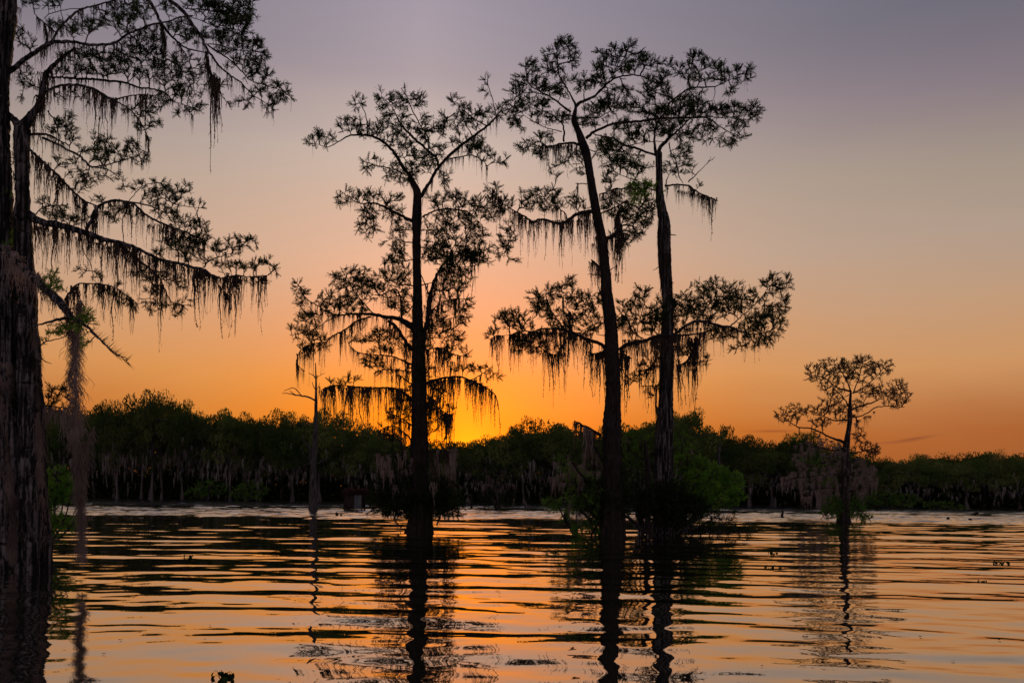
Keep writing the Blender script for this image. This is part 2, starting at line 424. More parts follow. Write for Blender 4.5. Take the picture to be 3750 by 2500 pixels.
    def leaves(s, reg, ell, mat_=None, dens=1.0, spread=.6):
        ox, oy, k = REG[reg]
        for e in ell:
            cx, cy, rx, ry = ox + e[0] * k, oy + e[1] * k, e[2] * k, e[3] * k
            n = max(2, int(math.pi * rx * ry / s.spacing ** 2 * dens * (e[4] if len(e) > 4 else 1)))
            th = s.r.uniform(0, 6.283, n); q = np.sqrt(s.r.uniform(0, 1, n)) * (1 + .12 * s.r.normal(size=n))
            s.fol.append(np.stack([cx + np.cos(th) * q * rx, cy + np.sin(th) * q * ry, np.full(n, spread * max(rx, ry)), np.full(n, 1.0 if mat_ else 0.0)], -1))
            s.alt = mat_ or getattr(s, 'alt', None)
    def mosses(s, reg, lst, kind='dark', label=None):
        ox, oy, k = REG[reg]; P_, Q_, _ = s.nodes()
        for x, y, L, w in lst:
            X, Y_ = ox + x * k, oy + y * k; i = np.argmin(((Q_ - (X, Y_)) ** 2).sum(1)); yd = P_[i, 1] + s.r.normal(0, .08)
            hang_moss(s.root, at(X, Y_, yd), L * k * yd / F, w * k * yd / F, kind, label); s.n_moss += 1
    def grow(s, upbias=.35, nsprig=(5, 7), pairs=4, twigmoss=0, twigmosslen=(20, 60), mosskind='dark'):
        P, Q, R = s.nodes(); r = s.r
        F_ = np.vstack(s.fol); r.shuffle(F_)
        # depth from the nearest traced wood
        dd = ((F_[:, None, :2] - Q[None]) ** 2).sum(-1); i = dd.argmin(1); yb = P[i, 1]
        Yt = yb + np.clip(r.normal(0, .45, len(F_)), -1.2, 1.2) * F_[:, 2] * yb / F
        Tt = at(F_[:, 0], F_[:, 1], Yt)
        order = np.argsort(np.sqrt(dd.min(1)) + r.uniform(0, 6, len(F_)))
        n0 = len(P); maxn = n0 + len(Tt) * 14
        NP = np.zeros((maxn, 3)); NP[:n0] = P; par = np.full(maxn, -1); pl = np.zeros(maxn); n = n0; tips = []; tipd = []; tipa = []
        seg = s.spacing * s.Y / F * .75
        for o in order:
            T = Tt[o]; ds = np.linalg.norm(NP[:n] - T, axis=1); j = int(np.argmin(ds + .22 * pl[:n] )); L = ds[j]
            if n + 14 >= maxn: break
            m = int(min(10, max(1, round(L / seg)))); A = NP[j]; v = T - A
            # leave the parent somewhat sideways/upwards, droop a little at the end
            c = A + v * .5 + np.array([0, 0, 1]) * L * r.uniform(.02, .2) + r.normal(0, .10, 3) * L
            prev = j
            for q in range(1, m + 1):
                t = q / m; p = A * (1 - t) ** 2 + 2 * c * t * (1 - t) + T * t * t + (r.normal(0, .05, 3) * seg if q < m else 0)
                NP[n] = p; par[n] = prev; pl[n] = pl[prev] + L / m; prev = n; n += 1
            tips.append(prev); dv = T - (A * .4 + c * .6); tipd.append(dv); tipa.append(F_[o, 3])
        NP = NP[:n]; par = par[:n]
        # pipe model radii
        acc = np.zeros(n); e = 2.3; tipset = np.zeros(n, bool); tipset[tips] = True; tw = s.tw
        for q in range(n - 1, n0 - 1, -1):
            if acc[q] == 0: acc[q] = tw ** e
            if par[q] >= 0: acc[par[q]] += acc[q]
        rad = np.minimum(acc ** (1 / e), tw * 4.5)
        idx = np.arange(n0, n); pa = par[idx]; A = NP[pa]; B = NP[idx]
        V, T = segs(A, B, np.maximum(rad[idx], tw) * 1.0, rad[idx] * .9)
        tag(link('twigs', mesh_np('twigs', V - s.off, T, M_TWIG), s.root), kind='stuff')
        # sprigs
        tips = np.array(tips); tipd = norm(np.array(tipd)); tipa = np.array(tipa)
        SP = []; SD = []; SA = []
        for q in range(nsprig[1]):
            keep = r.uniform(size=len(tips)) < (1 if q < nsprig[0] else .5)
            SP.append(NP[tips[keep]] + r.normal(0, .12, (keep.sum(), 3)) * seg); dv = tipd[keep] + r.normal(0, .62, (keep.sum(), 3)); dv[:, 2] += upbias; SD.append(norm(dv)); SA.append(tipa[keep])
        # also along the outer twigs
        cand = idx[rad[idx] < tw * 2.2]; keep = np.concatenate([cand, cand, cand[r.uniform(size=len(cand)) < .5]])
        dv = norm(NP[keep] - NP[par[keep]]) + r.normal(0, .7, (len(keep), 3)); dv[:, 2] += upbias
        SP.append(NP[keep]); SD.append(norm(dv)); SA.append(np.zeros(len(keep)) if s.alt is None else (np.interp(np.arange(len(keep)), [0, 1], [0, 0]) ))
        if s.alt is not None and tipa.any():
            tp = NP[tips]; dk = ((NP[keep][:, None] - tp[None, ::3]) ** 2).sum(-1).argmin(1); SA[-1] = tipa[::3][dk]
        SP = np.vstack(SP); SD = np.vstack(SD); SA = np.concatenate(SA)
        yy = SP[:, 1]; S_ = s.sprig * yy / F * r.uniform(.45, 1.3, len(SP)) * .78
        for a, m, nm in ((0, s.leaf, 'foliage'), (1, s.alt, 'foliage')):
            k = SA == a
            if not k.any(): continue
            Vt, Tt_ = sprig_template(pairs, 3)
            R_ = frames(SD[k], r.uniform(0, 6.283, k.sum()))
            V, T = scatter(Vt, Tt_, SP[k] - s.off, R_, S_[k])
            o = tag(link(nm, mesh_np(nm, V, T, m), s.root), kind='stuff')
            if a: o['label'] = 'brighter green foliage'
        # moss from the undersides of twigs
        if twigmoss:
            c2 = idx[(rad[idx] > tw * 1.2)]
            for q in r.choice(c2, min(twigmoss, len(c2)), replace=False):
                if s.n_moss > 290: break
                L = r.uniform(*twigmosslen) * NP[q, 1] / F * r.uniform(.4, 1)
                hang_moss(s.root, NP[q], L, L * r.choice([.06, .1, .2, .3]), mosskind); s.n_moss += 1
        s.shaggy(NP, idx[rad[idx] > tw * 1.15], int(twigmoss * 4), twigmosslen[0] * .8, twigmosslen[1])
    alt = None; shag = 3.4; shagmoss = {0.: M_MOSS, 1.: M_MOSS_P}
    def shaggy(s, NP, cand, n, lo, hi):
        r = s.r
        if n and len(cand):
            q = r.choice(cand, n); pp = NP[q]; s.fr.append(np.column_stack([pp, r.uniform(lo, hi, n) * r.uniform(.4, 1, n) * pp[:, 1] / F, np.zeros(n)]))
        if not s.fr: return
        A = np.vstack(s.fr)
        for kind, m in s.shagmoss.items():
            B = A[A[:, 4] == kind]
            if not len(B): continue
            Vs = []; Ts = []; k = 0
            for v in range(4):
                Q = B[v::4]
                if not len(Q): continue
                Vt, Tt = moss_template(400 + v, 2, 8, .07, .013)
                a = r.uniform(0, 6.283, len(Q)); c, s_ = np.cos(a)[:, None], np.sin(a)[:, None]; L = Q[:, 3:4]
                V = np.stack([(Vt[None, :, 0] * c - Vt[None, :, 1] * s_) * L, (Vt[None, :, 0] * s_ + Vt[None, :, 1] * c) * L, Vt[None, :, 2] * L], -1) + Q[:, None, :3] - s.off
                Vs.append(V.reshape(-1, 3)); Ts.append((Tt[None] + (np.arange(len(Q)) * len(Vt))[:, None, None]).reshape(-1, 3) + k); k += len(Q) * len(Vt)
            tag(link('moss_fringe', mesh_np('moss_fringe', np.vstack(Vs), np.vstack(Ts), m), s.root), kind='stuff')
# ------------------------------------------------------------------ water, lake bed, far ground
def wave_height(X, Y):
    r = np.random.default_rng(5); Z = np.zeros_like(X)
    near = 1 / (1 + np.exp((Y - 60) / 8))
    lam = np.concatenate([r.uniform(3.0, 7.0, 6), r.uniform(1.0, 2.6, 16), r.uniform(.5, 1.0, 16), r.uniform(.32, .5, 10)])
    for i, l in enumerate(lam):
        th = r.normal(0, .13 if l > 1.6 else (.42 if l > .5 else .6)) + .05; k = 2 * math.pi / l; ph = r.uniform(0, 6.283)
        slope = (.0072 if l > 3 else .0122 if l > 1 else .0105 if l > .5 else .0085)
        # waves come in groups
        g = .62 + .38 * np.sin(X * r.uniform(.05, .22) + Y * r.uniform(-.1, .1) + r.uniform(0, 6.28)) * np.sin(Y * r.uniform(.08, .3) + r.uniform(0, 6.28))
        fade = 1.0 if l > 1 else 1 / (1 + np.exp((Y - (58 if l > .5 else 30)) / 5))
        calm = .80 + .20 / (1 + np.exp(-(Y - 13) / 3.5)) + .45 / (1 + np.exp(-(Y - 30) / 3.0))
        Z += slope / k * g * fade * calm * np.sin(k * (X * math.sin(th) + Y * math.cos(th)) + ph + .5 * np.sin(X * .35 + i))
    Z = Z * near
    # short chop where the wind touches the water beyond some 46 m, with one slick lane
    e0 = 46 + 1.6 * np.sin(X * .13) + 1.0 * np.sin(X * .37 + 1) + .6 * np.sin(X * .9)
    m = 1 / (1 + np.exp(-(Y - e0) / .8)); lane = 65.5 + .8 * np.sin(X * .09) - X * .06
    m = m * (1 - .85 * np.exp(-((Y - lane) / 1.1) ** 2)); c = np.zeros_like(X)
    for i in range(16):
        l = r.uniform(.45, 1.2); th = r.normal(0, .5); k = 2 * math.pi / l
        c += .058 / k * np.sin(k * (X * math.sin(th) + Y * math.cos(th)) + r.uniform(0, 6.283) + 1.3 * np.sin(X * r.uniform(.3, .9) + Y * r.uniform(-.2, .2)))
    return Z + c * m
yd = np.concatenate([np.exp(np.linspace(math.log(3.6), math.log(44.5), 560)), np.arange(44.7, 93, .115)])
ys = np.concatenate([np.array([-1500, -300, -60, -20, -6, 0, 2]), yd, np.array([96, 100, 112, 125, 160, 300, 900, 4000])])
us = np.concatenate([[-60, -12, -4, -1.8, -1.2], np.linspace(-.86, .86, 216), [1.2, 1.8, 4, 12, 60]])
YY, UU = np.meshgrid(ys, us, indexing='ij'); sxw = np.maximum(YY + 5, 8.0); XX = UU * sxw
ZZ = wave_height(XX, YY); win = (np.abs(UU) <= .86) & (YY > 2) & (YY < 93); ZZ = ZZ * win
nr, nc = YY.shape; ii = (np.arange(nr - 1)[:, None] * nc + np.arange(nc - 1)[None]).ravel()
quadsW = np.stack([ii, ii + 1, ii + nc + 1, ii + nc], -1)
def water_mat(t):
    L = t.links.new; nn = t.nodes.new
    def mth(op, a, b=None, clamp=False):
        n = nn('ShaderNodeMath'); n.operation = op; n.use_clamp = clamp
        for i, v in enumerate((a, b)):
            if v is None: continue
            if isinstance(v, (int, float)): n.inputs[i].default_value = v
            else: L(v, n.inputs[i])
        return n.outputs[0]
    def noise(scale, stretch, detail=2):
        m = nn('ShaderNodeMapping'); m.inputs['Scale'].default_value = stretch; L(tcn.outputs['Object'], m.inputs[0])
        n = nn('ShaderNodeTexNoise'); n.inputs['Scale'].default_value = scale; n.inputs['Detail'].default_value = detail
        L(m.outputs[0], n.inputs['Vector']); return n.outputs['Fac']
    tcn = nn('ShaderNodeTexCoord'); sp = nn('ShaderNodeSeparateXYZ'); L(tcn.outputs['Object'], sp.inputs[0])
    y = sp.outputs[1]
    wob = mth('MULTIPLY', mth('SUBTRACT', noise(.06, (.5, 1, 1), 3), .5), 14.0)
    yw = mth('ADD', y, wob)
    # wind-ruffled water beyond about 46 m, broken by one calmer lane
    ruf = nn('ShaderNodeMapRange'); ruf.interpolation_type = 'SMOOTHSTEP'; L(yw, ruf.inputs[0]); ruf.inputs[1].default_value = 43; ruf.inputs[2].default_value = 48
    lane = mth('ABSOLUTE', mth('SUBTRACT', mth('ADD', y, mth('MULTIPLY', wob, .35)), 66.0))
    ln = nn('ShaderNodeMapRange'); ln.interpolation_type = 'SMOOTHSTEP'; L(lane, ln.inputs[0]); ln.inputs[1].default_value = 1.0; ln.inputs[2].default_value = 4.5; ln.inputs[3].default_value = .25
    r_ = mth('MULTIPLY', ruf.outputs[0], ln.outputs[0])
    fine = noise(9.0, (.55, 1, 1), 3); mid = noise(3.0, (.5, 1, 1), 2)
    rip = noise(2.2, (.35, 1, 1), 2)
    b1 = nn('ShaderNodeBump'); b1.inputs['Distance'].default_value = .016; L(rip, b1.inputs['Height']); b1.inputs['Strength'].default_value = .30
    b2 = nn('ShaderNodeBump'); b2.inputs['Distance'].default_value = .05; L(mid, b2.inputs['Height']); L(mth('MULTIPLY', r_, .35), b2.inputs['Strength']); L(b1.outputs[0], b2.inputs['Normal'])
    rough = mth('ADD', .012, mth('MULTIPLY', r_, mth('ADD', .10, mth('MULTIPLY', mth('MAXIMUM', mth('SUBTRACT', y, 46.0), 0.0), .0014))))
    gl = nn('ShaderNodeBsdfGlossy'); gl.inputs[0].default_value = (1, .985, .97, 1); L(rough, gl.inputs['Roughness']); L(b2.outputs[0], gl.inputs['Normal'])
    df = nn('ShaderNodeBsdfDiffuse'); df.inputs[0].default_value = (.012, .012, .008, 1)
    fr = nn('ShaderNodeFresnel'); fr.inputs[0].default_value = 1.42; L(b1.outputs[0], fr.inputs[1])
    fac = mth('ADD', mth('MULTIPLY', fr.outputs[0], .85), .30, True)
    mx = nn('ShaderNodeMixShader'); L(fac, mx.inputs[0]); L(df.outputs[0], mx.inputs[1]); L(gl.outputs[0], mx.inputs[2]); return mx.outputs[0]
M_WATER = mat('lake_water', water_mat)
tag(link('water', mesh_np('water', np.stack([XX, YY, ZZ], -1), quadsW, M_WATER, True)), kind='structure')
M_MUD = bark_mat('mud', (.008, .007, .005), (.022, .018, .012), .4, 1.5, (1, 1, 1))
tag(link('lake_bed', mesh_np('lake_bed', [(-4000, -1500, -1.6), (4000, -1500, -1.6), (4000, 4000, -1.6), (-4000, 4000, -1.6)], [(0, 1, 2, 3)], M_MUD)), kind='structure')
# low bank under the far wood
def shore_y(x): return 88.5 - .03 * x + 1.2 * np.sin(x * .11) + .7 * np.sin(x * .31 + 1)
xb = np.linspace(-170, 170, 160); rows = [(0, -.3), (1.0, .06), (5, .25), (30, .5), (200, .8), (1500, 1.0)]
bv = []
for dy, z in rows:
    sc_ = 1 if dy < 100 else (3 if dy < 1000 else 12)
    bv.append(np.stack([xb * sc_, shore_y(xb) + dy + 0 * xb, z + .05 * np.sin(xb * 1.3 + dy)], -1))
bv = np.vstack(bv); ib = (np.arange(len(rows) - 1)[:, None] * 160 + np.arange(159)[None]).ravel()
tag(link('far_bank', mesh_np('far_bank', bv, np.stack([ib, ib + 1, ib + 161, ib + 160], -1), M_MUD, True)), kind='structure')

# ------------------------------------------------------------------ far wood
SKY = [(-900, 1560), (-300, 1520), (150, 1480), (330, 1485), (400, 1465), (520, 1440), (640, 1462), (720, 1500), (860, 1512), (1000, 1512), (1130, 1500), (1200, 1508), (1290, 1535), (1400, 1590), (1500, 1605),
       (1640, 1612), (1760, 1610), (1840, 1600), (1890, 1555), (1950, 1540), (2060, 1535), (2110, 1575), (2200, 1572), (2290, 1530), (2400, 1505), (2520, 1512), (2610, 1540), (2700, 1578), (2830, 1622), (2865, 1600), (2920, 1590), (3000, 1615),
       (3100, 1640), (3190, 1668), (3270, 1690), (3320, 1668), (3400, 1664), (3500, 1656), (3570, 1646), (3640, 1652), (3700, 1664), (3800, 1655), (4200, 1600), (4800, 1560)]
SKX = np.array([a for a, b in SKY], float); SKY_ = np.array([b for a, b in SKY], float)
def skyh(x, Y):
    """world height of the wood's skyline above water at world x"""
    px = 1875 + x / Y * F; py = np.interp(px, SKX, SKY_); return at(px, py, Y)[..., 2]
def far_crown(seed, n, leaf=.035, airy=0.0):
    """umbrella crown in unit space: radius 1, z 0..1"""
    r = np.random.default_rng(seed); K = 46; th = r.uniform(0, 6.283, K); q = np.sqrt(r.uniform(0, 1, K)) * .82
    c = np.stack([np.cos(th) * q, np.sin(th) * q, .86 - .36 * q ** 2 + r.normal(0, .03, K) - .30 * r.uniform(0, 1, K) ** 3], -1)
    i = r.integers(0, K, n); R_ = r.uniform(.10, .21, K)[i]
    d = norm(r.normal(size=(n, 3))); p = c[i] + d * (R_ * r.uniform(.35, 1, n) ** .6)[:, None] * np.array([1, 1, .50])
    p[:, 2] *= .985 / np.sort(p[:, 2])[-n // 200]
    if airy: p = p[p[:, 2] > .42]; n = len(p)
    Vt = np.array([(0, -.22, 0), (0, .22, 0), (1, 0, 0), (.1, -.1, 0), (.75, .55, .1), (.75, -.5, -.1)], float); Tt = np.array([(0, 1, 2), (3, 2, 4)])
    dv = norm(p - (0, 0, .2)) + r.normal(0, .7, (n, 3)); dv[:, 2] += .4
    return scatter(Vt, Tt, p, frames(dv, r.uniform(0, 6.28, n)), leaf * r.uniform(.7, 1.5, n))
def far_wood_mesh(seed, H=1.0, hollow=.45):
    """trunk with a few limbs in unit space (height 1, radius ~1)"""
    r = np.random.default_rng(seed); Vs = []; Ts = []; k = 0
    z = np.linspace(-.03, .72, 12); P = np.stack([np.cumsum(r.normal(0, .008, 12)), np.cumsum(r.normal(0, .008, 12)), z], -1)
    R_ = .030 * (1 - .7 * np.clip(z, 0, 1)) + .035 * np.exp(-np.clip(z, 0, 1) / .06)
    V, T = tube(P, R_, 8, .12, seed); Vs.append(V); Ts.append(T); k += len(V)
    for i in range(9):
        b = P[5 + i * 6 // 9 if i < 8 else 11]; a = r.uniform(0, 6.28); L = r.uniform(.3, .75)
        t = np.linspace(0, 1, 6)[:, None]; e = b + np.array([math.cos(a) * L, math.sin(a) * L, .25 * r.uniform(.5, 1)]); Q = b * (1 - t) + e * t; Q[:, 2] += (.08 * np.sin(t[:, 0] * 3.1)); Q[1:-1] += r.normal(0, .02, (4, 3))
        Q[:, 2] = np.minimum(Q[:, 2], .74)
        V, T = tube(Q, np.linspace(.014, .004, 6), 5, .1, seed + i); Vs.append(V); Ts.append(T + k); k += len(V)
    return np.vstack(Vs), np.vstack(Ts)
def far_moss(seed, n=52):
    r = np.random.default_rng(seed); th = r.uniform(0, 6.283, n); q = np.sqrt(r.uniform(0.02, 1, n)) * .9; top = np.stack([np.cos(th) * q, np.sin(th) * q, .52 - .10 * q + r.normal(0, .13, n)], -1)
    V = []
    for i in range(n):
        L = r.uniform(.04, .15); 
        for j in range(7):
            a = r.uniform(0, 6.283); o = np.array([math.cos(a), math.sin(a), 0]); p = top[i] + o * r.uniform(0, .04) + [0, 0, r.uniform(-.03, .03)]; w = np.array([-o[1], o[0], 0]) * r.uniform(.004, .011)
            V.append([p - w, p + w, p - [0, 0, L * r.uniform(.4, 1.2)] + o * r.normal(0, .02)])
    V = np.array(V).reshape(-1, 3); return V, np.arange(len(V)).reshape(-1, 3)
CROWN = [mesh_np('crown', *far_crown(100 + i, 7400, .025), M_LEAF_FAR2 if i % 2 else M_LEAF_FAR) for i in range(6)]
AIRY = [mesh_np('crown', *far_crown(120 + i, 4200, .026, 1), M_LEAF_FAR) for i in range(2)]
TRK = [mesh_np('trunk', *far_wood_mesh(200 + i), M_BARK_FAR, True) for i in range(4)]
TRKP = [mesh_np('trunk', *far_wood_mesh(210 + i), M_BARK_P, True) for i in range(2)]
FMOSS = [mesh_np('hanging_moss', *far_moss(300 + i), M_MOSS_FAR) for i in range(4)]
def far_tree(x, Y, H, rad, label, group=None, airy=False, pale=False, moss=True, low=1.0):
    r = rng; e = bpy.data.objects.new('shore_cypress', None); C.objects.link(e); e.location = (x, Y, 0.0)
    tag(e, label, 'tree', group); rz = r.uniform(0, 6.28)
    t = link('trunk', (TRKP if pale else TRK)[int(r.integers(2 if pale else 4))], e); t.scale = (rad, rad, H); t.rotation_euler.z = rz
    c = link('crown', (AIRY if airy else CROWN)[int(r.integers(2 if airy else 6))], e); c.scale = (rad, rad, H / 1.0); c.location.z = 0; c.rotation_euler.z = rz + 1; tag(c, kind='stuff')
    if moss:
        m = link('hanging_moss', FMOSS[int(r.integers(4))], e); m.scale = (rad * .95, rad * .95, H); m.rotation_euler.z = rz; tag(m, kind='stuff')
    return e
GF = 'cypresses along the far shore'
# a few of them stand out
def ft(px, Y, top, rad, label, **k):
    x = at(px, 1800, Y)[0]; H = at(px, top, Y)[2]; return far_tree(x, Y, H, rad, label, **k)
ft(555, 91.5, 1436, 5.2, 'tallest far-shore cypress with sky showing through its wide open crown, left of the dead snag', airy=True, moss=False)
ft(1985, 92, 1535, 6.2, 'open flat-topped far-shore cypress against the orange sky just right of the sunset glow', airy=True)
ft(2530, 91, 1505, 4.6, 'tall rounded far-shore cypress directly right of the trunk of the rightmost tall tree')
ft(430, 89.6, 1500, 3.6, 'far-shore cypress with three pale trunks under grey moss at left', pale=True)
ft(900, 89.4, 1540, 3.4, 'greyish far-shore cypress heavily hung with pale moss left of the dead snag', pale=True)
ft(2925, 90, 1590, 3.2, 'far-shore cypress rising behind the left side of the mossy small cypress')
ft(3640, 88, 1655, 3.6, 'far-shore cypress with dark trunk near the right edge of the view')
rr_ = np.random.default_rng(3)
row = []
for px in np.arange(-650, 4400, 92.0):
    px += rr_.uniform(-30, 30); x = at(px, 1800, 90)[0]; Y = shore_y(x) + rr_.uniform(.5, 3.0); H = skyh(x, Y) * rr_.uniform(.72, 1.0)
    row.append((far_tree(x, Y, H, rr_.uniform(3.4, 5.4), None), 1875 + x / Y * F))
LM = [(1147, 'the dead snag'), (1535, 'the tall cypress left of the glow'), (2430, 'the rightmost tall trunk'), (3092, 'the mossy small cypress')]
OR = ['nearest', 'second', 'third', 'fourth', 'fifth', 'sixth', 'seventh', 'eighth', 'ninth', 'tenth', 'eleventh', 'twelfth']
row.sort(key=lambda a: a[1])
for e, p in row:
    if p < 100 or p > 3790:
        sd = 'left' if p < 100 else 'right'
        tag(e, 'dark green far-shore cypress standing past the %s end of the view' % sd, 'tree', 'far-shore cypresses past the %s end' % sd); continue
    q, nm = min(LM, key=lambda a: abs(a[0] - p)); sd = 'left' if p < q else 'right'
    k = sum(1 for _, p2 in row if (p < p2 < q if sd == 'left' else q < p2 < p))
    tag(e, 'dark green far-shore cypress, %s to the %s of %s' % (OR[k], sd, nm), 'tree', 'cypresses along the far shore')
for px in np.arange(-700, 4500, 120.0):
    px += rr_.uniform(-40, 40); x = at(px, 1800, 95)[0]; Y = shore_y(x) + rr_.uniform(6, 10); H = skyh(x, Y) * rr_.uniform(.93, 1.03)
    zone = 'left half' if px < 1875 else 'right half'
    far_tree(x, Y, H, rr_.uniform(3.6, 5.6), 'taller cypress in the second row behind the far shore, in the ' + zone, group='second row of far cypresses, ' + zone, moss=False)
# the dark depth of the wood
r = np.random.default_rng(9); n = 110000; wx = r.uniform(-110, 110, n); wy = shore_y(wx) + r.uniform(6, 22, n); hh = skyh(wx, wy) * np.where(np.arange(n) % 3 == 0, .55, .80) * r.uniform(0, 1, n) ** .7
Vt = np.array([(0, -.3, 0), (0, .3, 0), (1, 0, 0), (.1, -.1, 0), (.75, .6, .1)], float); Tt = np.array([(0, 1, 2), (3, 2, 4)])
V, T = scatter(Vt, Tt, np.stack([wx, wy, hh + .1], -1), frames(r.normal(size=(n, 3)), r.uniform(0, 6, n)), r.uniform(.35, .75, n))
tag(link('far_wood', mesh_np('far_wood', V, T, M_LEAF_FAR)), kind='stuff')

n = 26000; wx = r.uniform(-75, 75, n); wy = shore_y(wx) + r.uniform(1.5, 7, n); hz_ = .1 + 2.4 * r.uniform(0, 1, n) ** 1.2
V, T = scatter(Vt, Tt, np.stack([wx, wy, hz_], -1), frames(r.normal(size=(n, 3)), r.uniform(0, 6, n)), r.uniform(.3, .6, n))
tag(link('undergrowth', mesh_np('undergrowth', V, T, M_LEAF)), kind='stuff')

# ------------------------------------------------------------------ generic leafy shrub (parts: stems, foliage)
def shrub(name, label, px, py, Y, ells, mat_=M_LEAF_BUSH, spacing=10, sprig=16, seed=1, group=None, cat='shrub', dens=1.0, stems=5, moss=0, mk='pale', nsp=(4, 6)):
    t = Tree(name, label, cat, Y, (px, py), group, spacing, sprig, mat_, .012 if Y < 60 else .02, seed)
    for k in range(stems):
        e = ells[k % len(ells)]; t.limb('S', [(px + (k - stems / 2) * 3, py, 4), ((px * .4 + e[0] * .6), (py * .5 + e[1] * .5), 3), (e[0], e[1], 2)], name='stem', sides=5, y0=Y, dz=t.r.uniform(-.5, .5))
    t.leaves('S', ells, dens=dens); t.grow(nsprig=nsp, pairs=4, twigmoss=moss, twigmosslen=(20, 60), mosskind=mk); return t
shrub('shore_shrub', 'rounded dark green shrub at the far waterline left of the dead snag', 920, 1828, 87.5, [(920, 1795, 65, 32), (880, 1810, 40, 18)], M_LEAF_BUSH, 7, 12, 41)
shrub('shore_shrub', 'low dark shrub at the far waterline beside the three pale trunks', 760, 1828, 88, [(770, 1790, 60, 30), (710, 1805, 35, 18)], M_LEAF_BUSH, 7, 12, 42)
shrub('shore_shrub', 'wide low green shrub at the far waterline right of the mossy small cypress', 3260, 1862, 85.5, [(3240, 1828, 75, 30), (3320, 1835, 50, 25), (3180, 1840, 40, 20)], M_LEAF_BUSH, 7, 12, 43)
shrub('shore_shrub', 'low brownish shrub at the far waterline near the right edge', 3430, 1866, 85, [(3430, 1850, 60, 14), (3500, 1855, 50, 10)], M_LEAF_BUSH, 7, 12, 44)

# ------------------------------------------------------------------ dead wood in the lake
M_SNAG = bark_mat('snag_wood', (.012, .011, .010), (.075, .068, .064), 1.0, 5.0, (4, 4, .3), .40, .64)
def dead_tree(label, Y, base, trunk, limbs, name='dead_snag', mat_=M_SNAG, seed=5, sides=18):
    t = Tree(name, label, 'dead tree', Y, base, seed=seed, woodmat=mat_); t.trunk('S', trunk, sides=sides, depth=.12, lobes=5)
    for l in limbs: t.limb(l[0], l[1], name='branch', sides=6, jit=.08)
    return t
YS = float(wdist(1147, 1868))
snag = dead_tree('bare grey dead snag with crooked branch stubs, in the water left of the tall trees', YS, (1147, 1868),
    [(1147, 1868, 19), (1146, 1835, 15), (1145, 1790, 13), (1146, 1740, 11), (1150, 1690, 9), (1153, 1640, 8), (1156, 1600, 8), (1158, 1550, 7), (1159, 1500, 6), (1160, 1450, 4.5), (1160, 1410, 3.5), (1159, 1370, 2.5), (1157, 1330, 1.5)],
    [('H', [(440, 330, 9), (390, 300, 9), (330, 285, 8), (260, 278, 7), (190, 262, 5), (95, 255, 3)]), ('H', [(300, 280, 5), (265, 240, 5), (215, 200, 4), (115, 230, 3)]),
     ('H', [(240, 275, 4), (190, 240, 4), (170, 232, 2)]), ('H', [(450, 570, 7), (390, 570, 6), (350, 550, 5), (310, 525, 3)]), ('H', [(400, 570, 4), (240, 578, 3), (140, 540, 2)]),
     ('H', [(410, 1000, 22), (395, 900, 18), (380, 810, 14), (335, 770, 8), (310, 690, 4)]), ('H', [(460, 990, 8), (510, 960, 7), (570, 935, 5)]),
     ('H', [(395, 990, 5), (350, 995, 4), (310, 1010, 3)]), ('H', [(445, 220, 5), (420, 180, 4), (408, 140, 3)]), ('H', [(450, 110, 5), (420, 70, 4), (370, 45, 3)]),
     ('H', [(455, 240, 3), (470, 200, 3), (485, 150, 2)]), ('H', [(470, 670, 4), (495, 710, 4), (525, 750, 3)]), ('H', [(440, 100, 3), (425, 60, 2), (418, 30, 2)]), ('H', [(470, 80, 3), (505, 60, 2), (540, 40, 1.5)])])
snag.mosses('H', [(495, 220, 240, 50), (510, 240, 190, 35), (485, 180, 120, 30)])
Y2 = 86.5
dead_tree('pale slender dead snag on the far shore right of the paired tall trees', Y2, (2640, 1840), [(2641, 1835, 5), (2640, 1760, 4.5), (2637, 1720, 4.5), (2634, 1680, 4), (2636, 1640, 3.5), (2637, 1618, 2)],
    [('J', [(1240, 570, 4), (1290, 555, 3), (1340, 560, 2)]), ('J', [(1235, 560, 3), (1200, 530, 2)]), ('J', [(1235, 690, 5), (1210, 640, 4), (1190, 600, 2)])], sides=8, seed=6)
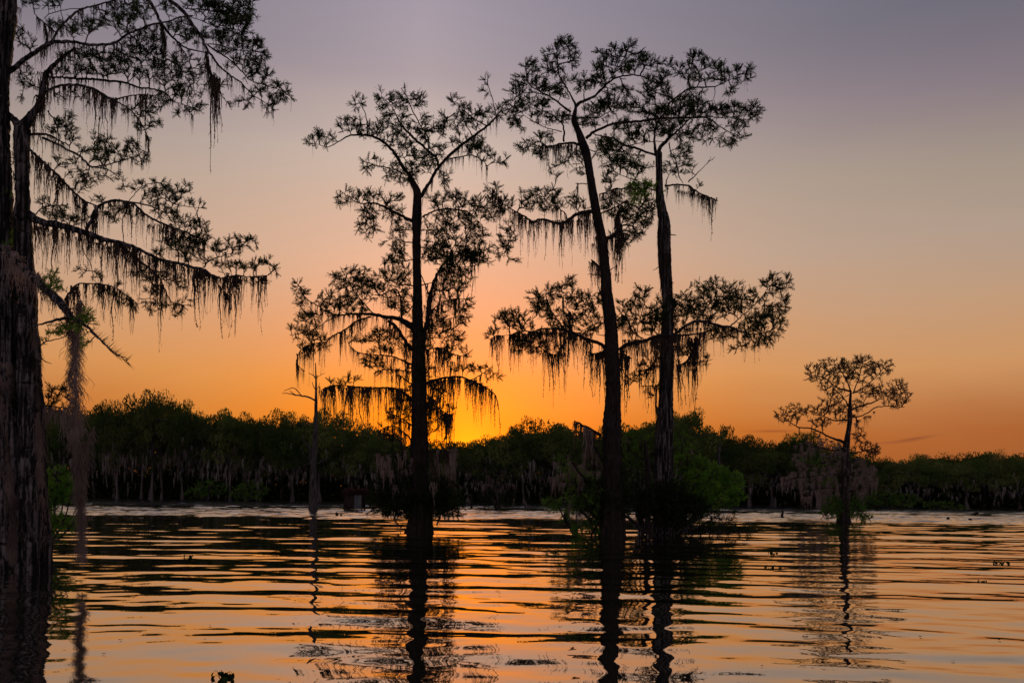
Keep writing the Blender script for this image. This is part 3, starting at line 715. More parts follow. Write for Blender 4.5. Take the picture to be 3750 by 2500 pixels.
for px, py, h, wd, lab, m_ in [(2838, 1856, 36, 5, 'short pale upright post in the water left of the mossy small cypress', M_BARK_P), (2075, 1905, 62, 9, 'thick dark stump under the drooping branches left of the paired trunks', M_BARK_D),
                          (1925, 1858, 24, 4.5, 'small pale forked stump near the far shore', M_BARK_P), (1727, 1858, 50, 4, 'thin broken stump near the far shore right of the first tall tree', M_BARK_D),
                          (2862, 1893, 26, 4, 'small dark jagged stump in bright water left of the mossy small cypress', M_BARK_D), (1236, 1888, 14, 4, 'tiny dark stump tip in the ruffled water right of the dead snag', M_BARK_D),
                          (1249, 1890, 10, 3, 'tiniest stump tip beside the other right of the dead snag', M_BARK_D), (3213, 1872, 8, 6, 'low dark stump in bright water right of the mossy small cypress', M_BARK_D),
                          (3577, 1882, 7, 8, 'low dark stump in bright water near the right edge', M_BARK_D), (3470, 1900, 6, 5, 'small dark stump tip right of centre in the right-hand bright water', M_BARK_D), (3555, 1904, 6, 5, 'small dark stump tip nearest the camera in the right-hand bright water', M_BARK_D)]:
    Y = float(wdist(px, py)); r = np.random.default_rng(int(px)); nz = 9; z = np.linspace(0, 1, nz)
    b = at(px, py, Y); e = at(px, py - h, Y); P = b * (1 - z[:, None]) + e * z[:, None]; P[0, 2] -= .7; P[:, 0] += np.cumsum(r.normal(0, .012, nz)); R_ = wd * Y / F * (1.25 - .45 * z + .35 * np.exp(-z * 6))
    R_[-2:] *= (.8, .45)
    V, T = tube(P, R_, 9, .16, int(px)); o = link('stump', mesh_np('stump', V - [b[0], b[1], 0], T, m_, True)); o.location = (b[0], b[1], 0); tag(o, lab, 'stump')

# duck blind
def blind():
    Y = float(wdist(1300, 1866)); b = at(1300, 1866, Y); px = Y / F; e = bpy.data.objects.new('duck_blind', None); C.objects.link(e); e.location = (b[0], b[1], 0)
    tag(e, 'small brush-roofed hut with a pale slatted side, standing in the water on posts', 'hut')
    w, h, dp = 62 * px, 62 * px, 1.3
    M_dw = bark_mat('blind_board', (.016, .010, .008), (.036, .022, .017)); M_sl = bark_mat('blind_slat', (.06, .07, .07), (.13, .15, .15), .2)
    def box(name, c, s_, m_, kind=None):
        v = np.array([(x, y, z) for z in (-.5, .5) for y in (-.5, .5) for x in (-.5, .5)]) * s_ + c
        f = [(0, 1, 3, 2), (4, 6, 7, 5), (0, 4, 5, 1), (2, 3, 7, 6), (0, 2, 6, 4), (1, 5, 7, 3)]
        return link(name, mesh_np(name, v, f, m_), e)
    for x in (-.48, .48):
        for y in (-.5, .5): box('post', (x * w, y * dp, h * .3), (.09, .09, h + 1.2), M_dw)
    box('wall', (-w * .22, -dp * .5 - .06, h * .45), (w * .52, .03, h * .78), M_dw); box('wall', (0, dp * .5 + .06, h * .45), (w, .03, h * .8), M_dw)
    box('wall', (-w * .5 - .06, 0, h * .45), (.03, dp, h * .78), M_dw)
    box('floor', (0, 0, h * .12), (w * .94, dp * .9, .05), M_dw)
    for k in range(8): box('slat', (w * .27, -dp * .5 - .08 + .012 * (k % 2), h * .10 + k * h * .105), (w * .42, .025, h * .085), M_sl)
    r = np.random.default_rng(4); n = 900; p = np.stack([r.uniform(-.6, .6, n) * w, r.uniform(-.6, .6, n) * dp, h * .92 + r.uniform(0, .28, n) * h * .7], -1)
    V, T = scatter(*sprig_template(3, 9), p, frames(r.normal(size=(n, 3)) * (1, 1, .6), r.uniform(0, 6, n)), r.uniform(.15, .5, n)); tag(link('brush_roof', mesh_np('brush_roof', V, T, leaf_mat('dry_brush', (.03, .016, .012), (.075, .04, .03))), e), kind='stuff')
blind()

# ------------------------------------------------------------------ small young cypress near the far shore
Y5 = float(wdist(1820, 1860))
t5 = Tree('young_cypress', 'small bushy cypress with grey moss standing in the water under the sunset glow', 'tree', Y5, (1820, 1860), None, 9, 14, M_LEAF, .02, 55)
t5.trunk('S', [(1820, 1862, 13), (1819, 1840, 8), (1818, 1800, 6), (1816, 1760, 4), (1815, 1720, 2)], sides=14)
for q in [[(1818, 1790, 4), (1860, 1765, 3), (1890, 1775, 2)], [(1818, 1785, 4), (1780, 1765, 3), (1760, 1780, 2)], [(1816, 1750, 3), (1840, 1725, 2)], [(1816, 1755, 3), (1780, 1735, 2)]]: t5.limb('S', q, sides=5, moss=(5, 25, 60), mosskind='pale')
t5.leaves('S', [(1820, 1720, 60, 25), (1850, 1745, 55, 22), (1775, 1745, 40, 22), (1820, 1820, 60, 30), (1780, 1825, 30, 25), (1860, 1825, 35, 25)]); t5.grow(pairs=4, twigmoss=30, twigmosslen=(20, 50), mosskind='pale')

# ------------------------------------------------------------------ T1: the left of the tall cypresses in the middle
Y1 = float(wdist(1535, 1950))
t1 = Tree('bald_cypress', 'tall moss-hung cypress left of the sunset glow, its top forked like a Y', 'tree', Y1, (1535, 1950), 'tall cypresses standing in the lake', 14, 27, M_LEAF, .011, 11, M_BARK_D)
P, R = t1.trunk('S', [(1535, 1952, 46), (1538, 1915, 41), (1540, 1876, 38), (1537, 1800, 33), (1536, 1700, 30), (1537, 1600, 29), (1537, 1525, 28), (1536, 1410, 25), (1532, 1300, 22), (1530, 1206, 20), (1528, 1053, 15), (1526, 965, 14), (1526, 880, 14), (1525, 812, 17), (1528, 710, 13), (1512, 670, 10), (1502, 649, 8)])
t1.fringe(P, R, .3, 13, 2600, .3, M_STRIP); t1.trunk_moss(P, R, 1.2, 11.5, 520, .2, .8); t1.stubs(P, R, 1.5, 9, 16, .4, 1.3)
LA = [([(985, 880, 14), (930, 800, 12), (880, 720, 11), (820, 650, 10), (740, 595, 9), (660, 580, 8), (560, 580, 6), (480, 620, 4), (400, 660, 3), (300, 640, 2)], -.3, None),
      ([(680, 580, 5), (675, 500, 4), (660, 420, 3), (620, 350, 2)], .3, None),
      ([(1050, 1030, 14), (1110, 940, 12), (1180, 820, 11), (1260, 730, 11), (1340, 660, 10), (1430, 590, 9), (1530, 520, 8), (1600, 450, 6), (1640, 390, 3)], .3, (80, 40, 110)),
      ([(1185, 800, 9), (1170, 740, 9), (1090, 670, 9), (1010, 600, 9), (950, 540, 8), (900, 470, 6), (880, 430, 4), (850, 370, 3), (780, 300, 2)], .4, None),
      ([(1115, 680, 5), (1115, 600, 5), (1060, 510, 4), (1000, 400, 4), (960, 300, 2)], .5, None),
      ([(1600, 430, 3), (1570, 300, 3), (1540, 200, 2), (1550, 130, 1.5)], 0, None), ([(1530, 510, 5), (1440, 460, 4), (1370, 400, 3), (1310, 340, 2)], .5, None),
      ([(1270, 745, 5), (1340, 735, 4), (1430, 722, 4), (1500, 760, 3), (1540, 800, 2)], -.5, (35, 40, 110)), ([(1430, 580, 4), (1370, 490, 3), (1300, 420, 2)], -.4, None),
      ([(1010, 1200, 14), (930, 1160, 10), (830, 1110, 9), (740, 1070, 7), (620, 1065, 4), (540, 1020, 3), (470, 970, 2)], -.4, (60, 30, 90)),
      ([(1075, 1165, 7), (1150, 1125, 6), (1240, 1105, 6), (1330, 1115, 5), (1410, 1135, 4), (1500, 1220, 2)], .5, (60, 30, 80)), ([(1410, 1130, 3), (1480, 1080, 2), (1560, 1110, 2)], 0, None),
      ([(960, 870, 4), (860, 820, 4), (760, 800, 3), (660, 770, 2)], .4, None), ([(1000, 870, 4), (995, 820, 3), (940, 740, 3), (900, 650, 2)], .5, None)]
for p, dz, ms in LA: t1.limb('A', p, dz, moss=ms)
LB = [([(1000, 580, 26), (900, 525, 16), (800, 510, 12), (720, 490, 12), (600, 490, 8), (480, 495, 6), (400, 480, 5), (320, 430, 4), (230, 370, 3), (190, 290, 2)], -.3, (45, 50, 160)),
      ([(720, 490, 5), (650, 410, 4), (580, 320, 3), (520, 210, 2), (480, 150, 1.5)], .2, None), ([(920, 540, 7), (920, 400, 6), (880, 310, 5), (760, 360, 4)], .2, (60, 50, 120)),
      ([(1000, 750, 14), (940, 670, 12), (890, 590, 12), (830, 540, 12)], 0, (30, 60, 220)),
      ([(700, 510, 7), (600, 540, 5), (520, 600, 5), (440, 640, 5), (370, 690, 4), (250, 710, 3), (190, 760, 2), (170, 840, 2), (230, 900, 2)], .3, (32, 50, 200)),
      ([(480, 500, 4), (400, 530, 3), (330, 580, 3), (230, 620, 2), (120, 640, 2)], .3, (60, 30, 90)),
      ([(1010, 860, 8), (930, 820, 6), (830, 790, 5), (700, 780, 4), (600, 760, 3), (540, 700, 2)], -.5, (40, 50, 150)), ([(1020, 915, 5), (900, 890, 4), (760, 895, 3), (720, 920, 2)], .5, (50, 50, 180)),
      ([(1000, 1110, 14), (930, 1050, 10), (850, 1020, 7), (700, 1018, 5), (560, 1005, 4), (430, 1000, 3), (350, 1030, 2)], -.2, (20, 70, 330)),
      ([(1000, 1400, 6), (940, 1340, 5), (880, 1300, 5), (810, 1300, 3), (750, 1340, 2)], .3, (60, 50, 160)), ([(990, 1280, 5), (900, 1225, 4), (810, 1195, 3)], -.3, (50, 50, 200)),
      ([(1000, 1000, 5), (950, 960, 4), (900, 920, 3)], .4, (40, 60, 200)),
      ([(1090, 990, 12), (1150, 965, 9), (1240, 945, 7), (1340, 940, 6), (1420, 965, 6), (1500, 1000, 5), (1560, 1040, 4), (1600, 1075, 3)], .1, (20, 60, 240)), ([(1420, 960, 3), (1500, 920, 3), (1570, 870, 2)], .2, (35, 50, 150)),
      ([(1070, 800, 18), (1085, 650, 14), (1110, 500, 14), (1120, 380, 12), (1160, 240, 8), (1200, 160, 6), (1260, 80, 4), (1300, 0, 3)], .2, (35, 80, 260)), ([(1115, 340, 5), (1080, 250, 4), (1060, 200, 3)], 0, None),
      ([(1090, 750, 5), (1180, 730, 4), (1260, 760, 3), (1340, 790, 3), (1400, 770, 2)], .4, (28, 60, 260)), ([(1110, 480, 5), (1210, 410, 4), (1290, 380, 3), (1370, 380, 2)], -.4, (40, 60, 220)),
      ([(1200, 160, 4), (1290, 150, 3), (1400, 150, 2), (1480, 130, 2)], .3, (40, 50, 160)), ([(1090, 1120, 6), (1160, 1140, 5), (1220, 1190, 4), (1290, 1220, 2)], .3, (22, 80, 300)),
      ([(1090, 1475, 6), (1180, 1470, 5), (1290, 1475, 3)], .2, (22, 80, 200)), ([(1080, 1040, 5), (1130, 1090, 4), (1200, 1120, 3)], -.4, (20, 100, 350))]
for p, dz, ms in LB: t1.limb('B', p, dz, moss=ms)
t1.mosses('B', [(375, 690, 250, 34), (1592, 1070, 400, 26), (1435, 980, 280, 24), (570, 1020, 400, 34), (755, 1030, 420, 22), (1190, 740, 200, 36), (1190, 1080, 420, 34), (1250, 1130, 360, 34), (1380, 260, 200, 22), (735, 370, 100, 40), (1135, 1000, 480, 20), (310, 930, 90, 20),
               (450, 640, 110, 24), (490, 620, 130, 26), (1400, 960, 220, 24), (500, 1040, 170, 30), (620, 1040, 120, 30), (1590, 1450, 10, 5)])
r = t1.r
t1.mosses('B', [(x, 1010 + abs(x - 700) * .04, r.uniform(120, 300), r.uniform(30, 60)) for x in np.arange(500, 960, 34)])
t1.mosses('B', [(x, 960 + max(0, x - 1450) * .6, r.uniform(90, 230), r.uniform(26, 50)) for x in np.arange(1130, 1590, 36)])
t1.mosses('B', [(r.uniform(1080, 1290), r.uniform(200, 1250), r.uniform(120, 300), r.uniform(22, 44)) for _ in range(34)])
t1.mosses('B', [(r.uniform(840, 990), r.uniform(550, 1300), r.uniform(120, 280), r.uniform(22, 44)) for _ in range(16)])
t1.mosses('S', [(r.uniform(1380, 1510), r.uniform(1640, 1790), r.uniform(50, 120), r.uniform(16, 34)) for _ in range(26)], 'pale')
t1.mosses('S', [(r.uniform(1570, 1665), r.uniform(1640, 1770), r.uniform(60, 140), r.uniform(14, 30)) for _ in range(22)], 'pale')
t1.mosses('A', [(860, 1120, 240, 50), (1105, 1260, 170, 30), (1250, 745, 100, 40), (940, 880, 90, 20)])
t1.leaves('A', [(330, 610, 100, 60), (560, 500, 90, 70), (620, 350, 50, 50), (680, 560, 100, 60), (800, 330, 80, 60), (940, 320, 80, 70), (1030, 330, 60, 50), (850, 480, 110, 70), (1000, 560, 110, 90), (860, 620, 90, 50), (700, 790, 80, 50), (900, 850, 120, 80), (1030, 770, 150, 90),
    (1080, 450, 40, 40), (1090, 560, 60, 60), (1200, 530, 60, 50), (1320, 340, 60, 40), (1300, 480, 100, 70), (1450, 450, 110, 80), (1600, 400, 50, 60), (1540, 260, 30, 50, .6), (1545, 160, 30, 35, .6), (1400, 640, 130, 60), (1480, 690, 80, 50), (1600, 750, 110, 40, .7), (1230, 880, 60, 50), (1150, 680, 80, 60),
    (520, 1030, 70, 50), (680, 1020, 110, 50), (750, 1120, 130, 60), (680, 1250, 90, 60), (850, 1050, 70, 50), (1250, 1050, 140, 70), (1430, 1060, 100, 60), (1480, 1130, 70, 60), (1300, 1180, 160, 80), (1450, 1280, 90, 60), (920, 1200, 60, 100), (880, 1400, 80, 110), (1250, 1400, 180, 100), (1450, 1420, 110, 90), (1200, 1250, 100, 60)])
t1.leaves('B', [(1040, 700, 110, 130, .5), (1060, 900, 120, 110, .5), (960, 1150, 90, 100, .5), (1140, 1250, 70, 100, .4), (950, 420, 60, 90, .6), (1120, 620, 70, 90, .6)])
t1.leaves('B', [(180, 300, 30, 50), (200, 370, 50, 60), (500, 200, 70, 60), (480, 260, 80, 50), (620, 200, 60, 70), (640, 320, 130, 90, 1.3), (400, 430, 110, 80), (250, 520, 90, 60), (160, 630, 60, 40), (270, 600, 80, 50), (300, 700, 110, 50), (220, 740, 50, 60), (560, 430, 130, 80), (780, 260, 90, 80), (860, 160, 70, 90),
    (950, 250, 60, 120), (900, 400, 80, 90), (800, 650, 120, 60), (620, 680, 90, 30), (780, 770, 90, 40), (720, 830, 100, 50), (800, 900, 90, 30), (560, 960, 60, 30), (450, 1000, 80, 30), (1200, 60, 100, 80), (1350, 100, 120, 90), (1450, 80, 80, 70), (1300, 230, 130, 80), (1250, 350, 100, 70), (1350, 420, 80, 60),
    (1370, 520, 60, 60), (1280, 640, 80, 70), (1200, 560, 80, 90), (1250, 760, 70, 50), (1370, 770, 50, 30), (1360, 880, 100, 30, .8), (1500, 890, 90, 30, .8), (1580, 940, 40, 40), (1170, 1090, 60, 80, .7), (1250, 1200, 50, 60, .7), (900, 1200, 100, 60, .5), (850, 1340, 100, 60, .6)])
# sprouts and drooping dead twigs round the foot
for q in [[(1510, 1800, 6), (1470, 1740, 5), (1445, 1650, 4)], [(1505, 1830, 6), (1450, 1790, 5), (1420, 1700, 3)], [(1560, 1830, 6), (1600, 1790, 5), (1632, 1740, 4)], [(1560, 1850, 5), (1610, 1840, 4), (1660, 1862, 3)], [(1510, 1850, 5), (1460, 1860, 4), (1445, 1900, 3), (1470, 1930, 2)],
          [(1570, 1850, 5), (1610, 1880, 4), (1600, 1920, 3)], [(1520, 1760, 5), (1480, 1690, 4), (1470, 1620, 2)], [(1555, 1790, 5), (1590, 1860, 4), (1680, 1860, 2)], [(1500, 1840, 5), (1400, 1850, 3), (1340, 1880, 2)]]: t1.limb('S', q, t1.r.uniform(-.6, .6), moss=(28, 25, 90), mosskind='pale')
t1.leaves('S', [(1540, 1780, 90, 70, 1.5), (1470, 1850, 110, 45, 1.8), (1620, 1860, 80, 35, 1.5), (1440, 1760, 60, 60, .9), (1480, 1830, 80, 60, 1.8), (1600, 1840, 60, 50, 1.6), (1420, 1830, 50, 40, 1.0), (1490, 1800, 70, 50, 1.4), (1580, 1820, 60, 40, 1.3), (1450, 1850, 60, 30, 1.2), (1620, 1850, 50, 25, 1.1), (1470, 1720, 50, 60, .7), (1540, 1850, 90, 35, 1.2), (1400, 1800, 40, 50, .8), (1640, 1800, 40, 50, .8), (1660, 1880, 30, 20, .6)])
t1.grow(twigmoss=70, twigmosslen=(20, 80))

# ------------------------------------------------------------------ T2
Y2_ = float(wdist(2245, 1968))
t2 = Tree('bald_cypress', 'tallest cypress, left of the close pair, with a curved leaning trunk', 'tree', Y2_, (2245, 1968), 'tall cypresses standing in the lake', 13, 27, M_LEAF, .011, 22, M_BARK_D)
P, R = t2.trunk('S', [(2240, 1970, 50), (2243, 1920, 45), (2243, 1850, 40), (2243, 1750, 36), (2242, 1647, 34), (2242, 1560, 32), (2246, 1480, 26), (2245, 1381, 26), (2240, 1291, 27), (2240, 1222, 22), (2232, 1140, 21), (2223, 1063, 20), (2220, 1000, 19), (2216, 956, 18), (2208, 877, 16), (2190, 800, 15), (2174, 712, 15), (2163, 640, 14), (2154, 585, 14), (2145, 545, 15), (2134, 518, 14), (2118, 470, 10), (2103, 432, 9), (2108, 396, 7)])
t2.fringe(P, R, .3, 14, 1500, .28); t2.fringe(P, R, 4.5, 10, 1500, .3, M_MOSS); t2.trunk_moss(P, R, 1.2, 12.5, 520, .15, .7); t2.stubs(P, R, 1.5, 10, 9, .3, .8)
LC = [([(790, 650, 12), (800, 570, 10), (770, 500, 6), (720, 410, 5), (680, 340, 5), (670, 260, 4), (665, 170, 3), (650, 110, 2)], .2, None), ([(765, 610, 9), (700, 560, 7), (620, 500, 6), (540, 460, 5), (460, 400, 4), (440, 300, 3)], -.4, None),
      ([(600, 490, 4), (500, 470, 3), (400, 480, 3), (340, 540, 2)], -.3, None), ([(715, 820, 7), (715, 730, 6), (690, 680, 5), (620, 620, 4), (540, 590, 3), (460, 540, 3)], .3, None), ([(700, 750, 4), (600, 725, 3), (520, 690, 3), (430, 630, 2), (360, 560, 2)], .4, None),
      ([(800, 570, 12), (850, 530, 11), (940, 490, 8), (1020, 410, 7), (1100, 360, 6), (1190, 345, 5), (1260, 350, 5), (1330, 380, 4), (1430, 440, 3), (1490, 490, 2)], .3, None), ([(940, 490, 5), (1000, 440, 4), (1050, 370, 3), (1100, 300, 3), (1160, 200, 2)], -.4, None), ([(860, 520, 4), (860, 440, 3), (870, 380, 3)], .3, None),
      ([(825, 840, 10), (760, 830, 8), (680, 840, 7), (610, 860, 7), (550, 825, 4)], -.4, (22, 60, 220)), ([(875, 800, 12), (930, 750, 10), (1000, 720, 9), (1080, 690, 9), (1180, 680, 9), (1300, 670, 9), (1400, 655, 8), (1520, 650, 7)], -.25, None),
      ([(800, 660, 5), (860, 645, 5), (960, 650, 4), (1050, 600, 2)], .5, None), ([(960, 1320, 16), (880, 1325, 14), (800, 1345, 12), (740, 1390, 12), (680, 1410, 10), (600, 1385, 8), (530, 1380, 8), (490, 1400, 8), (440, 1360, 6), (350, 1310, 4), (280, 1260, 3), (230, 1190, 3), (190, 1150, 2)], -.3, (16, 60, 230)),
      ([(740, 1380, 5), (720, 1330, 4), (660, 1290, 3), (600, 1260, 3), (560, 1200, 2)], .4, (60, 50, 140)), ([(890, 1125, 4), (800, 1120, 3)], 0, None), ([(960, 1340, 6), (1050, 1310, 5), (1120, 1270, 5), (1170, 1240, 3)], .5, (40, 60, 160)), ([(970, 1200, 5), (1030, 1180, 4), (1080, 1160, 4), (1150, 1155, 4), (1200, 1130, 3)], -.5, (35, 60, 150)),
      ([(1010, 1520, 14), (1060, 1500, 14), (1100, 1460, 12), (1130, 1430, 9), (1090, 1380, 6), (1130, 1280, 4)], .2, (16, 80, 260)), ([(280, 1270, 3), (200, 1330, 2), (150, 1290, 2)], .3, None), ([(430, 1370, 3), (370, 1440, 2), (330, 1520, 2)], .3, None), ([(310, 1500, 2), (320, 1560, 2)], 0, None), ([(880, 870, 4), (960, 900, 3), (1060, 880, 3), (1150, 900, 2)], .5, None)]
for p, dz, ms in LC: t2.limb('C', p, dz, moss=ms)
LE = [([(985, 810, 16), (930, 765, 12), (850, 740, 12), (760, 700, 11), (690, 675, 9), (620, 665, 6), (540, 665, 6), (470, 685, 4), (400, 680, 4), (300, 710, 2), (220, 710, 2), (180, 740, 2)], -.3, (18, 60, 240)), ([(690, 670, 6), (640, 600, 4), (600, 540, 3), (560, 430, 2)], .3, (50, 40, 120)), ([(740, 680, 7), (720, 610, 5), (735, 560, 4), (680, 500, 3), (690, 420, 2)], .1, (30, 80, 180)),
      ([(760, 540, 4), (850, 500, 3), (900, 420, 2)], .4, None), ([(820, 700, 4), (880, 640, 3), (860, 560, 2)], -.4, None), ([(970, 820, 6), (900, 840, 5), (860, 820, 3)], .4, (18, 80, 260)), ([(700, 740, 5), (640, 840, 4), (580, 830, 4), (530, 800, 3), (460, 780, 2)], .4, (16, 80, 260)),
      ([(1070, 810, 14), (1130, 770, 12), (1230, 750, 12), (1350, 715, 10), (1450, 715, 8), (1560, 705, 6), (1640, 690, 4), (1720, 660, 3)], -.4, (20, 60, 240)), ([(940, 1400, 12), (880, 1360, 8), (820, 1330, 8), (760, 1300, 4)], -.4, (14, 80, 220)), ([(1240, 740, 4), (1160, 680, 4), (1130, 600, 3), (1080, 560, 2)], .3, (50, 60, 160)),
      ([(1080, 810, 6), (1110, 850, 6), (1150, 870, 4)], .4, (10, 150, 420)), ([(960, 270, 8), (910, 220, 7), (875, 190, 4)], -.3, (12, 60, 260)), ([(1180, 740, 4), (1200, 640, 3), (1240, 500, 2)], .4, None)]
for p, dz, ms in LE: t2.limb('E', p, dz, moss=ms)
t2.mosses('C', [(605, 860, 240, 40), (815, 1120, 200, 26), (640, 1310, 90, 30), (270, 1290, 260, 26), (590, 1390, 120, 24), (1040, 1070, 60, 20), (800, 870, 100, 30), (450, 1380, 190, 20), (690, 1400, 240, 24), (750, 1400, 160, 24), (1160, 1480, 180, 40), (1120, 1280, 160, 30)])
t2.mosses('E', [(735, 560, 240, 90), (690, 690, 260, 80), (760, 690, 200, 80), (720, 640, 140, 100), (185, 740, 140, 12), (535, 830, 320, 14), (685, 830, 330, 40), (650, 830, 220, 30), (935, 820, 460, 22), (1100, 850, 360, 38), (1130, 850, 320, 26), (915, 830, 300, 50), (475, 790, 200, 14), (870, 200, 200, 20), (1090, 0, 300, 40), (1060, 30, 280, 30), (665, 20, 240, 14), (560, 0, 200, 14), (480, -10, 190, 14), (445, -10, 260, 12), (720, 800, 200, 40)])
r = t2.r
t2.mosses('C', [(x, 1385 - 40 * (x < 420), r.uniform(120, 260), r.uniform(26, 50)) for x in np.arange(400, 960, 34)])
t2.mosses('C', [(x, 850, r.uniform(80, 200), r.uniform(26, 50)) for x in np.arange(560, 800, 30)])
t2.mosses('E', [(x, 690 + max(0, 500 - x) * .1, r.uniform(90, 260), r.uniform(30, 60)) for x in np.arange(330, 900, 32)])
t2.mosses('E', [(x, 740, r.uniform(90, 260), r.uniform(30, 60)) for x in np.arange(1100, 1340, 32)])
t2.mosses('E', [(r.uniform(870, 1100), r.uniform(0, 90), r.uniform(120, 300), r.uniform(26, 50)) for _ in range(14)])
t2.mosses('S', [(r.uniform(2020, 2190), r.uniform(1660, 1780), r.uniform(50, 120), r.uniform(16, 34)) for _ in range(26)], 'pale')
t2.mosses('E', [(820, 1340, 300, 30), (850, 1350, 250, 36), (880, 1370, 260, 40)], 'pale')
t2.leaves('C', [(690, 120, 70, 45), (780, 120, 50, 50), (640, 220, 70, 60), (770, 220, 60, 50), (660, 300, 80, 40), (470, 290, 70, 50), (420, 370, 70, 60), (530, 420, 70, 60), (400, 470, 80, 60), (340, 560, 40, 50), (420, 560, 80, 50), (350, 640, 60, 60), (380, 710, 60, 40), (550, 550, 80, 60), (620, 450, 80, 50), (700, 430, 60, 60),
    (850, 400, 90, 60), (700, 640, 80, 50), (560, 650, 80, 50), (980, 220, 40, 50), (1080, 180, 90, 50), (1170, 140, 50, 40), (1060, 290, 120, 60), (1230, 230, 80, 50), (1290, 200, 40, 50), (1400, 260, 90, 30), (1200, 300, 90, 30), (1000, 380, 80, 50), (1080, 470, 90, 60), (950, 580, 110, 60), (1050, 560, 100, 50), (900, 680, 100, 50),
    (480, 850, 80, 40, .8), (430, 860, 40, 40, .7), (600, 800, 70, 40), (540, 900, 60, 50, .7), (730, 930, 50, 60, .7), (650, 1050, 40, 50, .6), (830, 900, 40, 50), (840, 1020, 40, 60, .7), (1000, 870, 70, 60), (1080, 830, 80, 40), (220, 1170, 60, 40), (230, 1250, 60, 50), (300, 1290, 50, 50), (210, 1340, 50, 60), (450, 1210, 60, 40), (560, 1190, 70, 40), (640, 1200, 50, 50),
    (600, 1280, 110, 50), (430, 1290, 60, 40), (790, 1240, 50, 40), (830, 1280, 50, 40), (350, 1430, 60, 50, .7), (310, 1530, 60, 60, .7), (1040, 1090, 60, 50), (1060, 1200, 70, 60), (1100, 1300, 100, 60), (1200, 1330, 100, 60), (1300, 1350, 60, 70), (1230, 1430, 80, 60), (1330, 1280, 50, 80), (1150, 1500, 100, 60, .7)])
t2.leaves('E', [(710, 350, 50, 50), (640, 400, 70, 50), (540, 440, 80, 50), (720, 440, 90, 50), (480, 500, 40, 50), (560, 540, 90, 60), (650, 600, 90, 70), (330, 590, 90, 50), (260, 620, 60, 60), (200, 710, 50, 40), (400, 640, 80, 60), (480, 740, 110, 60), (370, 760, 60, 40), (820, 540, 90, 60), (880, 610, 70, 60), (860, 690, 60, 40), (850, 460, 50, 40), (900, 460, 50, 60), (600, 790, 90, 40), (440, 800, 90, 40, .8),
    (1230, 420, 50, 60), (1180, 480, 60, 50), (1090, 520, 50, 40), (1230, 560, 90, 60), (1100, 620, 60, 60), (1180, 660, 100, 50), (1320, 520, 60, 60), (1300, 620, 80, 70), (290, 60, 50, 60, .7), (270, 130, 60, 50, .6), (350, 190, 40, 30, .5)])
for q in [[(2225, 1820, 6), (2190, 1780, 5), (2170, 1700, 4)], [(2220, 1800, 6), (2150, 1760, 5), (2100, 1700, 4), (2080, 1660, 3)], [(2220, 1850, 6), (2160, 1850, 5), (2110, 1820, 4), (2060, 1830, 3)], [(2210, 1960, 8), (2170, 1930, 7), (2150, 1890, 6), (2100, 1850, 4), (2060, 1840, 3)], [(2215, 1930, 6), (2190, 1860, 6), (2180, 1760, 5)],
          [(2210, 1900, 5), (2180, 1930, 5), (2165, 1960, 4), (2170, 2000, 3)], [(2215, 1700, 6), (2180, 1640, 5), (2150, 1600, 3)], [(2220, 1760, 5), (2120, 1800, 4), (2040, 1820, 3), (2000, 1850, 2)], [(2270, 1880, 6), (2310, 1900, 6), (2350, 1940, 6), (2380, 1950, 5)]]: t2.limb('S', q, t2.r.uniform(-.6, .6), moss=(18, 30, 120), mosskind='pale')
t2.leaves('S', [(2180, 1800, 40, 60, 1.2), (2130, 1830, 60, 30, 1.2), (2060, 1850, 60, 25, 1.0), (2100, 1760, 40, 50, .6), (2170, 1850, 50, 50, 1.2), (2150, 1950, 60, 40, .9), (2060, 1700, 40, 30, .4), (2020, 1850, 30, 20, .7)], M_LEAF_BUSH)
t2.leaves('S', [(2200, 1840, 50, 80, 1.8), (2150, 1800, 50, 60, 1.2)], None)
t2.leaves('S', [(2280, 1800, 40, 100, 1.3)], None)
t2.grow(twigmoss=60, twigmosslen=(20, 80))

# ------------------------------------------------------------------ T3
Y3 = float(wdist(2430, 1958))
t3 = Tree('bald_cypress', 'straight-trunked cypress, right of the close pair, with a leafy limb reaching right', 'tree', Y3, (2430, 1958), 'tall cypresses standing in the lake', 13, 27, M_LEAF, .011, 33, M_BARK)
P, R = t3.trunk('S', [(2430, 1960, 44), (2431, 1900, 38), (2432, 1800, 34), (2432, 1700, 33), (2433, 1594, 29), (2438, 1480, 26), (2441, 1355, 24), (2443, 1230, 22), (2447, 1116, 20), (2442, 1030, 20), (2436, 956, 22), (2433, 900, 22), (2431, 850, 23), (2432, 814, 21), (2424, 770, 17), (2419, 738, 15), (2416, 690, 12), (2414, 636, 11), (2412, 559, 12)])
t3.fringe(P, R, .3, 13, 1500, .28); t3.fringe(P, R, 5.5, 11, 2200, .32, M_MOSS); t3.trunk_moss(P, R, 1.2, 11.5, 420, .15, .7); t3.stubs(P, R, 1.5, 10, 8, .3, .8)
